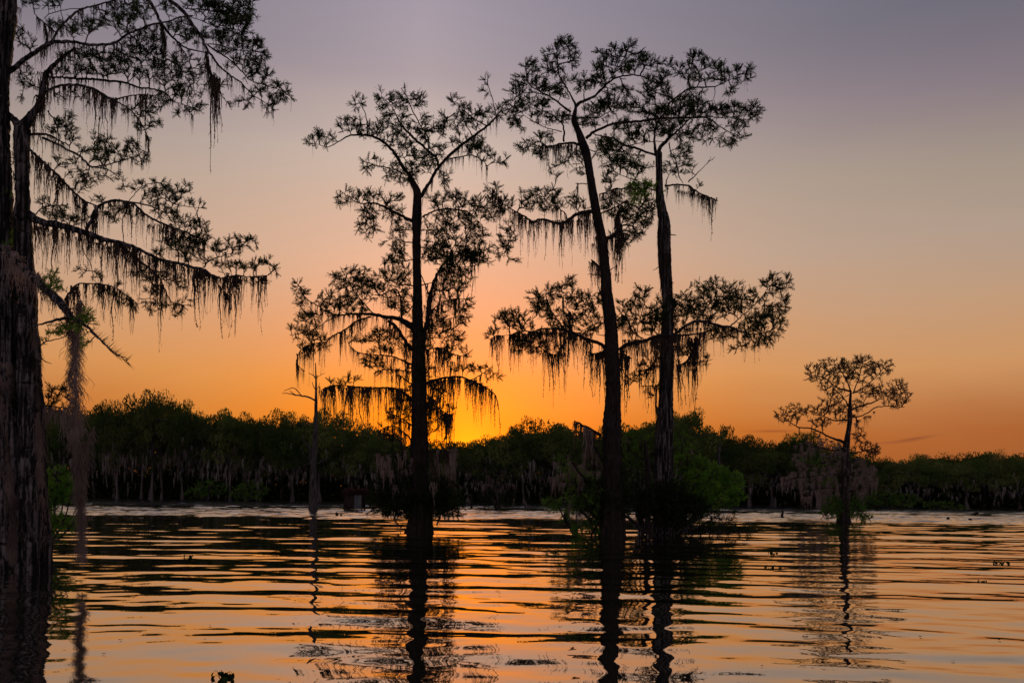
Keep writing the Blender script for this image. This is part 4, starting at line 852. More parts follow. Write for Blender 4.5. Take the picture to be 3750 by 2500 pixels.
LC3 = [([(1380, 920, 14), (1365, 820, 8), (1370, 730, 7), (1400, 660, 6), (1450, 600, 6), (1480, 540, 7), (1540, 490, 6), (1620, 440, 6), (1720, 430, 5), (1800, 425, 4), (1880, 390, 3), (1960, 350, 2)], .3, None), ([(1400, 900, 14), (1410, 860, 13), (1450, 820, 12), (1500, 770, 8), (1560, 720, 6), (1620, 660, 5), (1700, 640, 4), (1850, 650, 3), (1950, 640, 2), (2050, 630, 2)], -.3, None),
       ([(1380, 920, 8), (1310, 895, 8), (1240, 870, 9), (1150, 845, 8), (1070, 800, 7), (980, 780, 5), (920, 760, 4)], .4, None), ([(1180, 850, 4), (1260, 830, 3), (1350, 820, 3), (1430, 820, 2)], .3, None), ([(1470, 830, 5), (1480, 890, 4), (1520, 960, 4), (1540, 1060, 4), (1570, 1120, 2)], .2, None),
       ([(1400, 655, 7), (1520, 650, 7), (1640, 650, 7), (1740, 650, 6), (1830, 710, 4), (1920, 760, 3), (1960, 770, 2)], -.3, None), ([(1440, 1140, 7), (1530, 1130, 6), (1610, 1140, 6), (1690, 1190, 5), (1760, 1220, 4), (1820, 1245, 3)], -.3, (16, 50, 160)), ([(1610, 1110, 5), (1670, 1050, 3), (1740, 980, 2), (1800, 930, 1.5)], .1, None), ([(1440, 1140, 5), (1455, 1100, 4), (1470, 1060, 2)], 0, None),
       ([(1400, 1180, 5), (1330, 1160, 5), (1280, 1120, 4), (1200, 1090, 3), (1100, 1050, 2)], -.5, None), ([(1740, 980, 2), (1770, 930, 1.2)], 0, None), ([(1750, 960, 1.5), (1785, 950, 1.2)], 0, None), ([(1460, 1490, 4), (1520, 1492, 3)], 0, None), ([(1800, 425, 3), (1800, 490, 2), (1780, 530, 2)], 0, None)]
for p, dz, ms in LC3: t3.limb('C', p, dz, moss=ms)
LE3 = [([(1430, 715, 12), (1480, 680, 10), (1520, 650, 10), (1590, 615, 10), (1680, 620, 10), (1760, 645, 10), (1840, 655, 8), (1920, 690, 5), (2000, 700, 4), (2080, 690, 2)], -.3, (40, 50, 150)), ([(1820, 660, 5), (1900, 590, 4), (1980, 520, 3), (2050, 450, 3), (2100, 370, 2)], .2, None), ([(1590, 615, 5), (1650, 540, 4), (1720, 460, 3), (1740, 380, 2)], .4, None),
       ([(1460, 920, 5), (1520, 900, 6), (1570, 830, 6), (1600, 760, 5), (1590, 700, 3)], .2, (16, 80, 300)), ([(1520, 905, 4), (1600, 890, 3), (1680, 890, 2)], .3, (30, 50, 100)), ([(1410, 840, 5), (1340, 860, 4), (1280, 930, 3), (1200, 960, 2)], .3, (30, 60, 200)), ([(1350, 1260, 6), (1320, 1180, 6), (1325, 1080, 5), (1280, 1060, 3), (1220, 1060, 2)], -.2, (30, 60, 180)), ([(1430, 620, 5), (1460, 540, 4), (1500, 470, 2)], .3, None), ([(1400, 700, 5), (1330, 700, 5), (1290, 640, 4), (1285, 570, 3)], -.3, (30, 60, 200))]
for p, dz, ms in LE3: t3.limb('E', p, dz, moss=ms)
r = t3.r
t3.mosses('E', [(x, 660, r.uniform(70, 200), r.uniform(26, 50)) for x in np.arange(1460, 1900, 34)])
t3.mosses('E', [(r.uniform(1280, 1480), r.uniform(700, 900), r.uniform(120, 300), r.uniform(30, 60)) for _ in range(16)])
t3.mosses('C', [(x, 1150 + (x - 1450) * .22, r.uniform(70, 170), r.uniform(26, 46)) for x in np.arange(1540, 1820, 26)])
t3.mosses('C', [(1765, 1235, 310, 34), (1700, 1200, 150, 50), (1640, 1170, 110, 50), (1360, 960, 100, 20), (1460, 1150, 90, 20)])
t3.mosses('E', [(1570, 770, 350, 50), (1590, 760, 250, 36), (1545, 880, 200, 40), (1510, 900, 180, 30), (1480, 880, 350, 30), (1450, 880, 250, 30), (1320, 710, 220, 60), (1180, 750, 220, 36), (1315, 1050, 220, 30), (1800, 650, 210, 20), (1290, 560, 110, 22), (1930, 700, 200, 12), (1725, 640, 220, 14), (1300, 740, 180, 60), (1660, 610, 120, 60), (1720, 640, 140, 60), (1380, 730, 200, 60), (1110, 550, 200, 22)])
t3.leaves('C', [(1340, 400, 80, 50), (1420, 350, 60, 60), (1330, 480, 60, 60), (1560, 310, 50, 40), (1660, 250, 60, 70), (1660, 200, 25, 30), (1760, 280, 60, 40), (1830, 270, 40, 40), (1850, 360, 90, 50), (1950, 340, 60, 50), (2030, 340, 35, 60), (1660, 370, 100, 40), (1900, 450, 60, 30), (1450, 460, 50, 50), (1640, 500, 90, 60), (1520, 560, 110, 60), (1350, 600, 100, 60), (1230, 560, 80, 50), (1480, 650, 160, 60, 1.3),
    (1700, 580, 110, 60, 1.2), (1850, 580, 100, 50), (1950, 610, 90, 50), (2060, 600, 60, 50), (2090, 610, 40, 50), (1960, 700, 70, 50), (1750, 720, 90, 50), (1930, 790, 90, 30), (1880, 830, 50, 30), (1560, 760, 120, 50), (1420, 720, 100, 60), (1250, 740, 110, 50), (1130, 720, 80, 40), (1240, 800, 100, 40), (1000, 830, 60, 50), (1100, 900, 110, 60), (1200, 960, 110, 60), (1080, 990, 80, 50), (1230, 1030, 80, 40), (1560, 870, 60, 40), (1500, 950, 50, 60, .8),
    (1600, 920, 40, 40), (1600, 1010, 60, 40, .8), (1500, 1040, 50, 40, .8), (1680, 1130, 30, 20), (1740, 810, 40, 30)])
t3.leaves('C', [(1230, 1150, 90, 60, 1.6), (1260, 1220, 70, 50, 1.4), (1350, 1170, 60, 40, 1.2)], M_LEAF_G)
t3.leaves('E', [(1500, 480, 70, 60), (1450, 600, 90, 90, 1.2), (1560, 520, 100, 70, 1.2), (1680, 470, 90, 70, 1.2), (1730, 370, 60, 50), (1640, 390, 50, 40), (1840, 400, 80, 60), (1780, 520, 110, 70, 1.2), (1640, 590, 100, 50), (1880, 500, 80, 60), (1990, 440, 60, 50), (2020, 560, 100, 90), (2110, 380, 60, 60), (2130, 330, 40, 40), (2190, 360, 60, 50), (2230, 310, 20, 20), (2200, 450, 40, 40), (2140, 550, 70, 60), (2160, 630, 50, 50), (2060, 680, 110, 60),
    (1920, 700, 90, 60), (1900, 790, 60, 30), (1760, 700, 80, 50), (2090, 740, 40, 40), (1980, 760, 50, 40), (1530, 800, 60, 60), (1640, 890, 60, 30, .8), (1300, 1080, 40, 50), (1180, 1000, 60, 50, .8), (1290, 950, 80, 30, .8), (1420, 520, 50, 60), (1250, 900, 70, 50, .6)])
t3.grow(twigmoss=60, twigmosslen=(20, 80))

# shrubs grown round the feet of the pair
shrub('lake_shrub', 'bright green shrub spreading to the right of the paired trunks, over the water', 2470, 1940, Y3 + 1.0, [(2560, 1720, 70, 40, 1.2), (2600, 1750, 80, 45, 1.3), (2680, 1770, 50, 40), (2650, 1810, 70, 40, 1.2), (2530, 1790, 70, 50, 1.4), (2580, 1840, 90, 25, 1.2), (2690, 1820, 35, 25), (2500, 1700, 40, 30)], M_LEAF_G, 10, 20, 61, dens=1.3, stems=10, nsp=(5, 7))
shrub('lake_shrub', 'dense dark shrub hugging the foot of the rightmost tall trunk', 2440, 1955, Y3 - .5, [(2400, 1840, 50, 70, 1.6), (2470, 1830, 60, 70, 1.8), (2530, 1860, 70, 40, 1.5), (2360, 1860, 40, 50, 1.2), (2480, 1900, 60, 30, 1.2)], M_LEAF, 11, 20, 67, dens=1.3, stems=8, nsp=(6, 8))
shrub('lake_shrub', 'low straggly shrub trailing in the water right of the paired trunks', 2500, 1950, Y3 - .8, [(2560, 1890, 90, 30, .8), (2650, 1920, 60, 25, .7), (2600, 1940, 80, 25, .7), (2530, 1930, 60, 40), (2720, 1950, 50, 22, .6), (2640, 1880, 60, 18, .5)], M_LEAF, 12, 20, 62, stems=8)
shrub('lake_shrub', 'green shrub with pale moss filling the gap between the paired trunks', 2350, 1950, Y3 + .6, [(2300, 1620, 40, 30, .8), (2330, 1660, 50, 40, .8), (2310, 1730, 35, 40, .8), (2350, 1600, 40, 30, .8), (2310, 1680, 40, 30, .8), (2360, 1760, 30, 40, .7)], M_LEAF_BUSH, 11, 20, 63, stems=8, moss=40, mk='pale')
shrub('lake_shrub', 'leafy green shrub with pale moss on its top just right of the rightmost tall trunk', 2480, 1940, Y3 + 1.6, [(2500, 1620, 40, 40, .8), (2520, 1670, 45, 35, .7)], M_LEAF_BUSH, 11, 20, 64, stems=4, moss=24, mk='pale')
dt = dead_tree('thin dark forked dead stem standing between the paired trunks', Y3 - .6, (2375, 1960), [(2378, 1985, 12), (2372, 1930, 11), (2370, 1850, 10), (2373, 1780, 10), (2371, 1720, 9), (2365, 1660, 9), (2362, 1630, 6), (2362, 1612, 3)],
    [('J', [(490, 690, 7), (440, 650, 6), (380, 620, 5), (300, 560, 4), (260, 500, 2)]), ('J', [(500, 920, 7), (430, 890, 6), (350, 850, 4), (260, 800, 2)]), ('J', [(510, 780, 6), (400, 760, 4), (320, 700, 3)]), ('J', [(530, 1430, 10), (440, 1370, 10), (340, 1300, 8), (260, 1210, 6), (215, 1180, 4)]), ('J', [(540, 1500, 6), (430, 1440, 5), (300, 1420, 3)]), ('J', [(520, 780, 5), (570, 760, 4), (600, 720, 2)])], name='dead_snag', mat_=M_BARK_D, seed=8)
shrub('lake_shrub', 'bright green shrub with drooping branches left of the paired trunks', 2110, 1960, Y2_ + 2.2, [(2040, 1840, 50, 18, .8), (2110, 1855, 50, 20, .8), (2100, 1900, 50, 24, .6)], M_LEAF_BUSH, 12, 20, 65, stems=5, moss=30, mk='pale')

# ------------------------------------------------------------------ T4: mossy small cypress at right
Y4 = float(wdist(3092, 1912))
t4 = Tree('bald_cypress', 'shorter flat-topped cypress at the right, its lower half wrapped in pale pinkish moss', 'tree', Y4, (3092, 1912), None, 8.5, 15, M_LEAF_DRY, .016, 44, M_BARK_D)
P, R = t4.trunk('G', [(765, 1400, 50), (765, 1360, 42), (765, 1300, 38), (768, 1230, 36), (770, 1150, 34), (778, 1070, 31), (785, 1000, 29), (780, 920, 24), (785, 850, 24), (800, 750, 16), (812, 680, 15), (815, 620, 15), (815, 540, 10), (820, 460, 8)], sides=26)
t4.fringe(P, R, .2, 6, 900, .3, M_MOSS_P)
for p in [[(820, 460, 8), (760, 440, 6), (700, 420, 5), (640, 370, 4), (560, 340, 3), (510, 360, 2)], [(815, 460, 6), (790, 390, 5), (750, 320, 4), (700, 260, 2)], [(830, 470, 5), (850, 420, 4), (880, 340, 3), (900, 240, 2)], [(830, 470, 5), (900, 430, 4), (980, 370, 3), (1050, 290, 2)], [(820, 590, 7), (880, 560, 5), (960, 540, 5), (1050, 490, 3), (1140, 410, 2)],
          [(850, 640, 5), (920, 620, 4), (1000, 570, 4), (1100, 560, 3), (1200, 570, 2)], [(800, 560, 6), (760, 500, 4), (720, 460, 3), (680, 420, 2)], [(790, 660, 6), (700, 665, 5), (630, 640, 4), (540, 600, 3), (430, 570, 2)], [(760, 820, 12), (740, 810, 10), (680, 790, 7), (600, 750, 6), (520, 720, 5), (430, 710, 4), (360, 660, 3), (300, 620, 2)], [(820, 640, 8), (850, 640, 6), (860, 700, 4)]]:
    t4.limb('G', p, moss=None)
for p in [[(770, 860, 9), (700, 880, 6), (600, 860, 5), (480, 850, 3), (420, 880, 2)], [(770, 960, 9), (680, 960, 6), (560, 980, 4), (470, 1010, 3)], [(770, 1060, 8), (660, 1050, 6), (520, 1070, 4), (400, 1080, 3), (330, 1110, 2)], [(790, 960, 7), (860, 950, 5), (940, 960, 4), (1000, 1010, 2)], [(780, 1060, 7), (870, 1030, 5), (950, 1050, 4), (1000, 1080, 2)], [(780, 1180, 7), (860, 1160, 5), (930, 1140, 3)], [(760, 1160, 7), (680, 1150, 5), (580, 1150, 3), (500, 1170, 2)], [(790, 900, 5), (880, 890, 4), (960, 870, 2)], [(760, 1290, 5), (700, 1300, 4), (640, 1330, 3), (600, 1380, 2)], [(775, 1290, 5), (850, 1300, 4), (920, 1340, 3), (960, 1390, 2)],
          [(765, 900, 6), (640, 930, 4), (520, 930, 3)], [(770, 1000, 6), (850, 1000, 4), (920, 1000, 3)]]:
    t4.limb('G', p, moss=None)
r = t4.r
for cx, cy, rx, ry, nn_ in [(590, 800, 100, 40, 14), (500, 850, 90, 40, 16), (660, 850, 80, 60, 16), (560, 950, 110, 60, 26), (440, 960, 40, 60, 8), (640, 1050, 100, 60, 24), (480, 1060, 110, 40, 20), (360, 1090, 40, 30, 7), (720, 950, 60, 80, 12), (870, 960, 70, 50, 14), (950, 1010, 60, 50, 14), (880, 1060, 90, 60, 20), (980, 1090, 25, 40, 6), (580, 1160, 90, 50, 20), (700, 1150, 80, 80, 20), (840, 1160, 60, 60, 12), (860, 700, 20, 20, 3), (480, 1130, 30, 50, 6)]:
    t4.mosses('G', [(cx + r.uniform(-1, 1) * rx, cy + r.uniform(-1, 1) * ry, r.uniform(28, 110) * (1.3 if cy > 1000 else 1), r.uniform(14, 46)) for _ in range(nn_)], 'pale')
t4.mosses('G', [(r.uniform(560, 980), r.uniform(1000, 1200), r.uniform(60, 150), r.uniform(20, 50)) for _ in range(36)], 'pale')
t4.leaves('G', [(760, 1330, 90, 50, 1.6), (700, 1260, 80, 60, 1.4), (840, 1260, 60, 50, 1.2), (640, 1340, 50, 30, 1.0), (900, 1360, 60, 26, 1.)], M_LEAF_BUSH)
t4.mosses('G', [(930, 630, 100, 30), (950, 630, 80, 30), (980, 600, 60, 24), (850, 680, 160, 22), (870, 660, 80, 40), (910, 640, 70, 24), (840, 620, 60, 40)])
t4.leaves('G', [(540, 330, 60, 60), (630, 290, 80, 60), (720, 270, 80, 50), (820, 260, 90, 50), (910, 250, 80, 50), (1010, 300, 80, 60), (1080, 280, 40, 50), (900, 340, 120, 60), (750, 350, 100, 60), (640, 400, 90, 50), (1050, 470, 90, 60), (1150, 430, 60, 60), (1190, 500, 50, 60), (1130, 540, 80, 40), (950, 460, 90, 50), (720, 480, 70, 60), (700, 570, 80, 60), (620, 570, 60, 50), (520, 600, 70, 40), (410, 590, 60, 50), (320, 630, 50, 40), (400, 670, 70, 40), (600, 680, 80, 50), (760, 620, 60, 60), (870, 560, 60, 50), (880, 780, 50, 40), (920, 870, 90, 50), (980, 880, 50, 60)], None, .8)
t4.leaves('G', [(540, 950, 90, 60, .6), (640, 1100, 90, 60, .6), (540, 780, 60, 40, .8), (450, 790, 50, 40, .8), (860, 1330, 80, 40, 1.2), (640, 1320, 60, 40, 1.0), (700, 1250, 60, 60, 1.2), (920, 1370, 50, 30, 1.), (760, 1250, 60, 50, 1.2)], M_LEAF_BUSH)
t4.grow(upbias=.7, nsprig=(4, 6), twigmoss=20, twigmosslen=(20, 60), pairs=4)

# ------------------------------------------------------------------ T0: the big double-trunked cypress at the left edge
Y0 = float(wdist(110, 2085))
t0 = Tree('bald_cypress', 'large near cypress at the left edge with two fused moss-streaked trunks and long overhanging limbs', 'tree', Y0, (110, 2085), None, 13.5, 25, M_LEAF, .0065, 71, M_BARK)
PA, RA = t0.trunk('S', [(30, 2088, 112), (26, 2000, 104), (22, 1850, 98), (14, 1700, 90), (6, 1500, 84), (0, 1300, 78), (0, 1100, 68), (0, 960, 62), (0, 840, 58), (0, 640, 50), (-6, 480, 52), (-2, 300, 56), (4, 100, 60), (8, 0, 60), (10, -300, 56), (12, -700, 44), (12, -1100, 24), (10, -1300, 8)], sides=64, depth=.07)
PB, RB = t0.trunk('S', [(134, 2088, 50), (130, 1950, 50), (125, 1800, 48), (120, 1700, 45), (114, 1500, 40), (108, 1300, 38), (98, 1120, 35), (92, 1000, 32), (88, 900, 29), (87, 829, 28), (87, 760, 25), (87, 687, 24), (86, 620, 26), (85, 566, 26), (80, 472, 27)], y0=Y0 - .15, sides=40, depth=.09, lobes=7)
t0.fringe(PA, RA, .2, 14, 2600, .16, M_STRIP); t0.fringe(PB, RB, .2, 9, 2200, .15, M_STRIP); t0.trunk_moss(PB, RB, 3, 8.5, 240, .15, .5); t0.trunk_moss(PA, RA, 5, 12, 200, .15, .5)
# pale vertical streaks of moss lying on the trunks, facing the lake
for P_, R_, side, z0, z1 in ((PA, RA, -.9, .2, 3.8), (PB, RB, -.35, .6, 4.6), (PA, RA, -1.5, 1.5, 3.6)): t0.fringe(P_, R_, z0, z1, 1700, .30, M_MOSS_M, side, .16)
L0 = [([(160, 1010, 52), (210, 950, 42), (260, 880, 30), (310, 800, 25), (330, 700, 22), (370, 560, 18), (460, 470, 13), (580, 370, 8)], .1, (60, 60, 200)), ([(160, 990, 40), (110, 930, 26), (60, 880, 20)], .1, None),
      ([(60, 560, 24), (110, 530, 20), (180, 470, 18), (280, 400, 16), (380, 340, 16), (440, 325, 14), (560, 325, 11), (680, 345, 10), (800, 345, 10), (900, 330, 9), (980, 270, 8), (1080, 230, 8), (1180, 190, 7), (1300, 170, 6), (1400, 130, 5), (1500, 125, 4)], -.25, (70, 40, 130)),
      ([(410, 310, 9), (470, 210, 8), (560, 120, 8), (640, 70, 7), (740, 45, 6), (860, 10, 5), (960, -20, 4)], .3, (90, 40, 120)), ([(430, 250, 6), (370, 200, 5), (310, 150, 4), (270, 110, 3)], -.3, (50, 60, 160)), ([(640, 70, 4), (560, 70, 3), (470, 85, 3), (380, 110, 3), (340, 150, 2)], .3, None), ([(500, 200, 3), (480, 120, 3), (470, 50, 2), (500, -10, 2)], .3, None),
      ([(20, -900, 60), (400, -560, 34), (800, -300, 22), (1050, -140, 15), (1140, -20, 13), (1200, 80, 12), (1240, 160, 11), (1300, 250, 9), (1370, 320, 7), (1440, 370, 6), (1540, 400, 5), (1600, 410, 4)], -.1, None),
      ([(800, -300, 20), (1000, -230, 17), (1180, -120, 14), (1290, -20, 13), (1380, 50, 14), (1440, 110, 13), (1500, 200, 12), (1560, 280, 11), (1600, 370, 9), (1640, 430, 8), (1700, 510, 7), (1780, 580, 6), (1870, 640, 5), (1940, 720, 4), (2030, 780, 3), (2130, 850, 2)], -.2, (200, 40, 100)),
      ([(1610, 350, 6), (1700, 410, 6), (1790, 470, 5), (1880, 560, 5), (1940, 620, 3), (2050, 660, 3), (2180, 700, 2)], .3, None), ([(1590, 340, 4), (1700, 350, 4), (1850, 390, 3), (1980, 400, 2)], .4, None), ([(1440, 70, 5), (1560, 75, 4), (1700, 90, 4), (1850, 60, 3), (1960, 30, 2)], .3, None), ([(1470, 130, 4), (1560, 160, 3), (1680, 210, 3), (1850, 230, 2)], -.3, None), ([(1250, 170, 4), (1270, 240, 4), (1290, 330, 3)], 0, (10, 80, 220)),
      ([(1600, 400, 6), (1620, 500, 6), (1650, 600, 6), (1690, 700, 5)], .1, (8, 60, 200)), ([(380, 600, 7), (480, 600, 8), (600, 612, 9), (720, 615, 9), (860, 630, 9), (980, 645, 8), (1080, 680, 7), (1180, 690, 6), (1280, 720, 5), (1340, 780, 3), (1440, 820, 3), (1500, 900, 2)], .3, (120, 40, 120)),
      ([(310, 800, 10), (350, 720, 9), (420, 680, 9), (520, 658, 9), (640, 665, 9), (740, 700, 10), (820, 745, 9), (880, 775, 8), (960, 755, 5), (1080, 735, 4), (1200, 740, 3)], -.3, (45, 60, 260)), ([(880, 775, 6), (960, 820, 5), (1040, 880, 4), (1100, 960, 4), (1150, 1080, 3)], -.2, (60, 50, 180)),
      ([(100, 1050, 12), (200, 1045, 10), (300, 1040, 10), (390, 1055, 9), (460, 1090, 5), (540, 1130, 4)], .3, (60, 40, 130)), ([(330, 1070, 10), (430, 1110, 8), (540, 1170, 8), (620, 1210, 8), (670, 1260, 8), (710, 1295, 7), (820, 1280, 5), (940, 1250, 4), (1080, 1200, 3)], -.3, (120, 40, 100)), ([(710, 1295, 4), (820, 1310, 4), (900, 1360, 3), (950, 1400, 2)], 0, None),
      ([(225, 1160, 10), (300, 1220, 9), (380, 1300, 9), (460, 1370, 9), (540, 1460, 8), (620, 1530, 8), (680, 1570, 6), (760, 1600, 4)], .3, (45, 80, 260)), ([(370, 860, 5), (430, 950, 5), (460, 1080, 4)], .2, None), ([(340, 380, 6), (370, 280, 5), (340, 180, 3)], .2, (40, 60, 160)), ([(1000, 260, 4), (1100, 350, 4), (1200, 440, 3), (1280, 480, 2)], .4, (70, 60, 160)), ([(1370, 330, 4), (1430, 400, 3), (1480, 500, 3), (1510, 640, 2)], .3, (70, 40, 120))]
for p, dz, ms in L0: t0.limb('L', p, dz, moss=ms)
L0M = [([(210, 300, 36), (250, 330, 32), (300, 360, 27), (400, 380, 26), (500, 400, 25), (600, 430, 24), (700, 460, 22), (800, 500, 18), (900, 520, 15), (1000, 545, 13), (1100, 590, 12), (1200, 640, 11), (1300, 670, 11), (1400, 690, 11), (1500, 720, 12), (1580, 735, 11), (1640, 775, 8), (1720, 800, 6), (1820, 780, 4), (1950, 790, 3), (2080, 780, 2)], -.2, (30, 80, 300)),
       ([(670, 420, 14), (710, 350, 13), (740, 270, 12), (800, 225, 11), (880, 200, 10), (980, 210, 9), (1050, 235, 8), (1120, 300, 8), (1200, 350, 8), (1300, 395, 7), (1400, 430, 6), (1500, 470, 5), (1600, 520, 4)], .3, (45, 60, 240)), ([(980, 205, 6), (1080, 225, 6), (1180, 245, 5), (1290, 300, 3)], .3, None), ([(1150, 230, 4), (1250, 180, 4), (1330, 215, 4), (1430, 245, 3), (1540, 255, 2)], 0, None),
       ([(1000, 205, 3), (1060, 130, 3), (1120, 80, 3), (1220, 60, 2)], .3, None), ([(930, 550, 9), (1030, 620, 8), (1100, 680, 8), (1180, 740, 7), (1240, 800, 5), (1270, 860, 5)], .3, (50, 60, 180)), ([(1180, 745, 5), (1280, 755, 4)], 0, None), ([(1580, 720, 6), (1620, 670, 5), (1720, 630, 4), (1800, 610, 2)], .3, None), ([(270, 320, 5), (310, 270, 4), (380, 240, 4), (480, 235, 3)], .3, None),
       ([(500, 970, 7), (540, 910, 6), (600, 850, 6), (700, 845, 5), (800, 850, 5), (900, 880, 4), (980, 930, 3), (1070, 1000, 2)], -.3, (34, 50, 220)), ([(300, 1350, 5), (340, 1300, 5), (440, 1275, 4), (520, 1250, 3)], .2, None), ([(290, 1380, 5), (340, 1440, 4), (400, 1465, 2)], .2, None), ([(1650, 800, 4), (1720, 880, 3), (1790, 960, 2)], .1, (25, 60, 200)), ([(1270, 860, 4), (1200, 950, 3), (1100, 960, 2)], .2, None), ([(1270, 870, 4), (1330, 980, 3), (1430, 1010, 2)], -.2, (25, 50, 120)), ([(560, 120, 4), (600, 220, 4), (690, 330, 4)], .1, (60, 60, 160)),
       ([(620, 480, 4), (650, 600, 3), (700, 680, 3), (720, 770, 2)], .2, None)]
for p, dz, ms in L0M: t0.limb('M', p, dz, moss=ms)
r = t0.r
t0.mosses('M', [(x, 400 + (x - 300) * .28, r.uniform(120, 330), r.uniform(30, 60)) for x in np.arange(280, 1720, 52)])
t0.mosses('M', [(x, 380 + (x - 1150) * .36, r.uniform(100, 260), r.uniform(40, 70)) for x in np.arange(1150, 1560, 48)])
t0.mosses('L', [(1660, 620, 720, 110), (1680, 600, 560, 80), (1150, 1060, 300, 34), (880, 760, 380, 50), (870, 760, 250, 80), (760, 720, 260, 60), (630, 90, 130, 30), (1010, 380, 120, 40), (1270, 250, 200, 50), (390, 220, 300, 36), (320, 560, 480, 60), (310, 620, 420, 50), (340, 1250, 380, 60), (370, 1260, 330, 40), (410, 1110, 170, 30), (490, 1390, 220, 30), (650, 1370, 180, 26), (850, 430, 120, 50), (1220, 480, 130, 60), (2255, 740, 130, 10), (150, 60, 200, 30), (1380, 330, 120, 60), (1465, 390, 100, 40)])
t0.mosses('M', [(1250, 860, 520, 60), (1240, 850, 260, 80), (1780, 850, 330, 34), (1350, 400, 330, 60), (1210, 380, 260, 40), (1330, 380, 200, 60), (830, 280, 200, 60), (900, 880, 420, 40), (850, 860, 320, 24), (1560, 760, 240, 40), (1760, 760, 240, 50), (340, 420, 300, 40), (410, 430, 280, 50), (300, 400, 260, 60), (440, 440, 200, 40), (860, 560, 240, 50), (840, 560, 180, 60), (1215, 640, 60, 26), (1300, 690, 180, 24), (1750, 600, 200, 30), (1210, 100, 140, 20), (1330, 440, 200, 60), (240, 560, 300, 60)])
# lower draped limb, coming towards the camera
t0.limb('M', [(0, 540, 16), (100, 640, 20), (200, 740, 22), (290, 830, 28), (380, 910, 32), (460, 980, 32), (520, 1060, 28), (560, 1110, 22), (640, 1150, 13), (720, 1220, 9), (800, 1300, 7), (880, 1380, 5), (980, 1420, 3)], -.9, y0=Y0 - .8)
t0.limb('M', [(560, 1100, 14), (460, 1120, 12), (350, 1150, 8), (270, 1170, 5), (160, 1185, 4)], .6)
r = t0.r
t0.mosses('M', [(r.uniform(40, 300), 0, 0, 0)][:0] + [(x, 520 + x * .9 + r.uniform(-20, 60), r.uniform(120, 330), r.uniform(50, 120)) for x in r.uniform(10, 330, 26)], 'pale')
t0.mosses('M', [(x, 900 + (x - 380) * .9, r.uniform(80, 200), r.uniform(40, 80)) for x in r.uniform(330, 560, 12)], 'dark')
# the long beard hanging from that limb almost to the water: a thin core with thousands of curled wisps
def beard(x0, y0, y1, Yb, wpx, n, m, label, seed):
    r = np.random.default_rng(seed); u = r.uniform(0, 1, n) ** .95; px = Yb / F
    cx = x0 + 14 * np.sin(u * 5 + seed) - 6 * u; w = wpx * (.35 + .75 * np.sin(np.clip(u * 1.15, 0, 1) * 3.0)) * (1 - .45 * u)
    a = r.uniform(0, 6.283, n); rad = np.abs(r.normal(0, .5, n)); base = at(cx, y0 + (y1 - y0) * u, np.full(n, Yb)); o = np.stack([np.cos(a), np.sin(a), 0 * a], -1)
    p = base + o * (rad * w * px * .5)[:, None]; L = r.uniform(14, 46, n) * px; dn = np.array([0, 0, -1.])
    q = p + o * (L * r.uniform(.1, .55, n))[:, None] + dn * (L * .55)[:, None]; e = q + o * (L * r.uniform(-.4, .35, n))[:, None] + dn * (L * .55)[:, None]
    th = np.full(n, .55 * px * 1.6)
    V1, T1 = segs(p, q, th, th * .8); V2, T2 = segs(q, e, th * .8, th * .2); z = np.linspace(0, 1, 30)
    C0 = at(x0 + 14 * np.sin(z * 5 + seed) - 6 * z, y0 + (y1 - y0) * z * .97, np.full(30, Yb)); V3, T3 = tube(C0, (1 - .8 * z) * wpx * .07 * px + .004, 6, .25, seed)
    V = np.vstack([V1, V2, V3]) - t0.off; T = np.vstack([T1, T2 + len(V1), T3 + len(V1) + len(V2)])
    o_ = tag(link('moss_beard', mesh_np('moss_beard', V, T, m), t0.root), kind='stuff'); o_['label'] = label
beard(292, 1100, 2040, float(Y0 - 1.6), 66, 2600, M_MOSS_P, 'very long pale moss beard reaching down to the water', 3)
beard(262, 1150, 1395, float(Y0 - 1.5), 30, 420, M_MOSS, 'dark moss strand beside the long beard', 5)
beard(330, 1560, 1700, float(Y0 - 1.6), 26, 160, M_MOSS_M, 'short side tassel of the long moss beard', 8)
t0.mosses('M', [(605, 900, 260, 40), (620, 1000, 300, 60)], 'dark')
for q in [[(180, 960, 6), (210, 1000, 0)], ]: pass
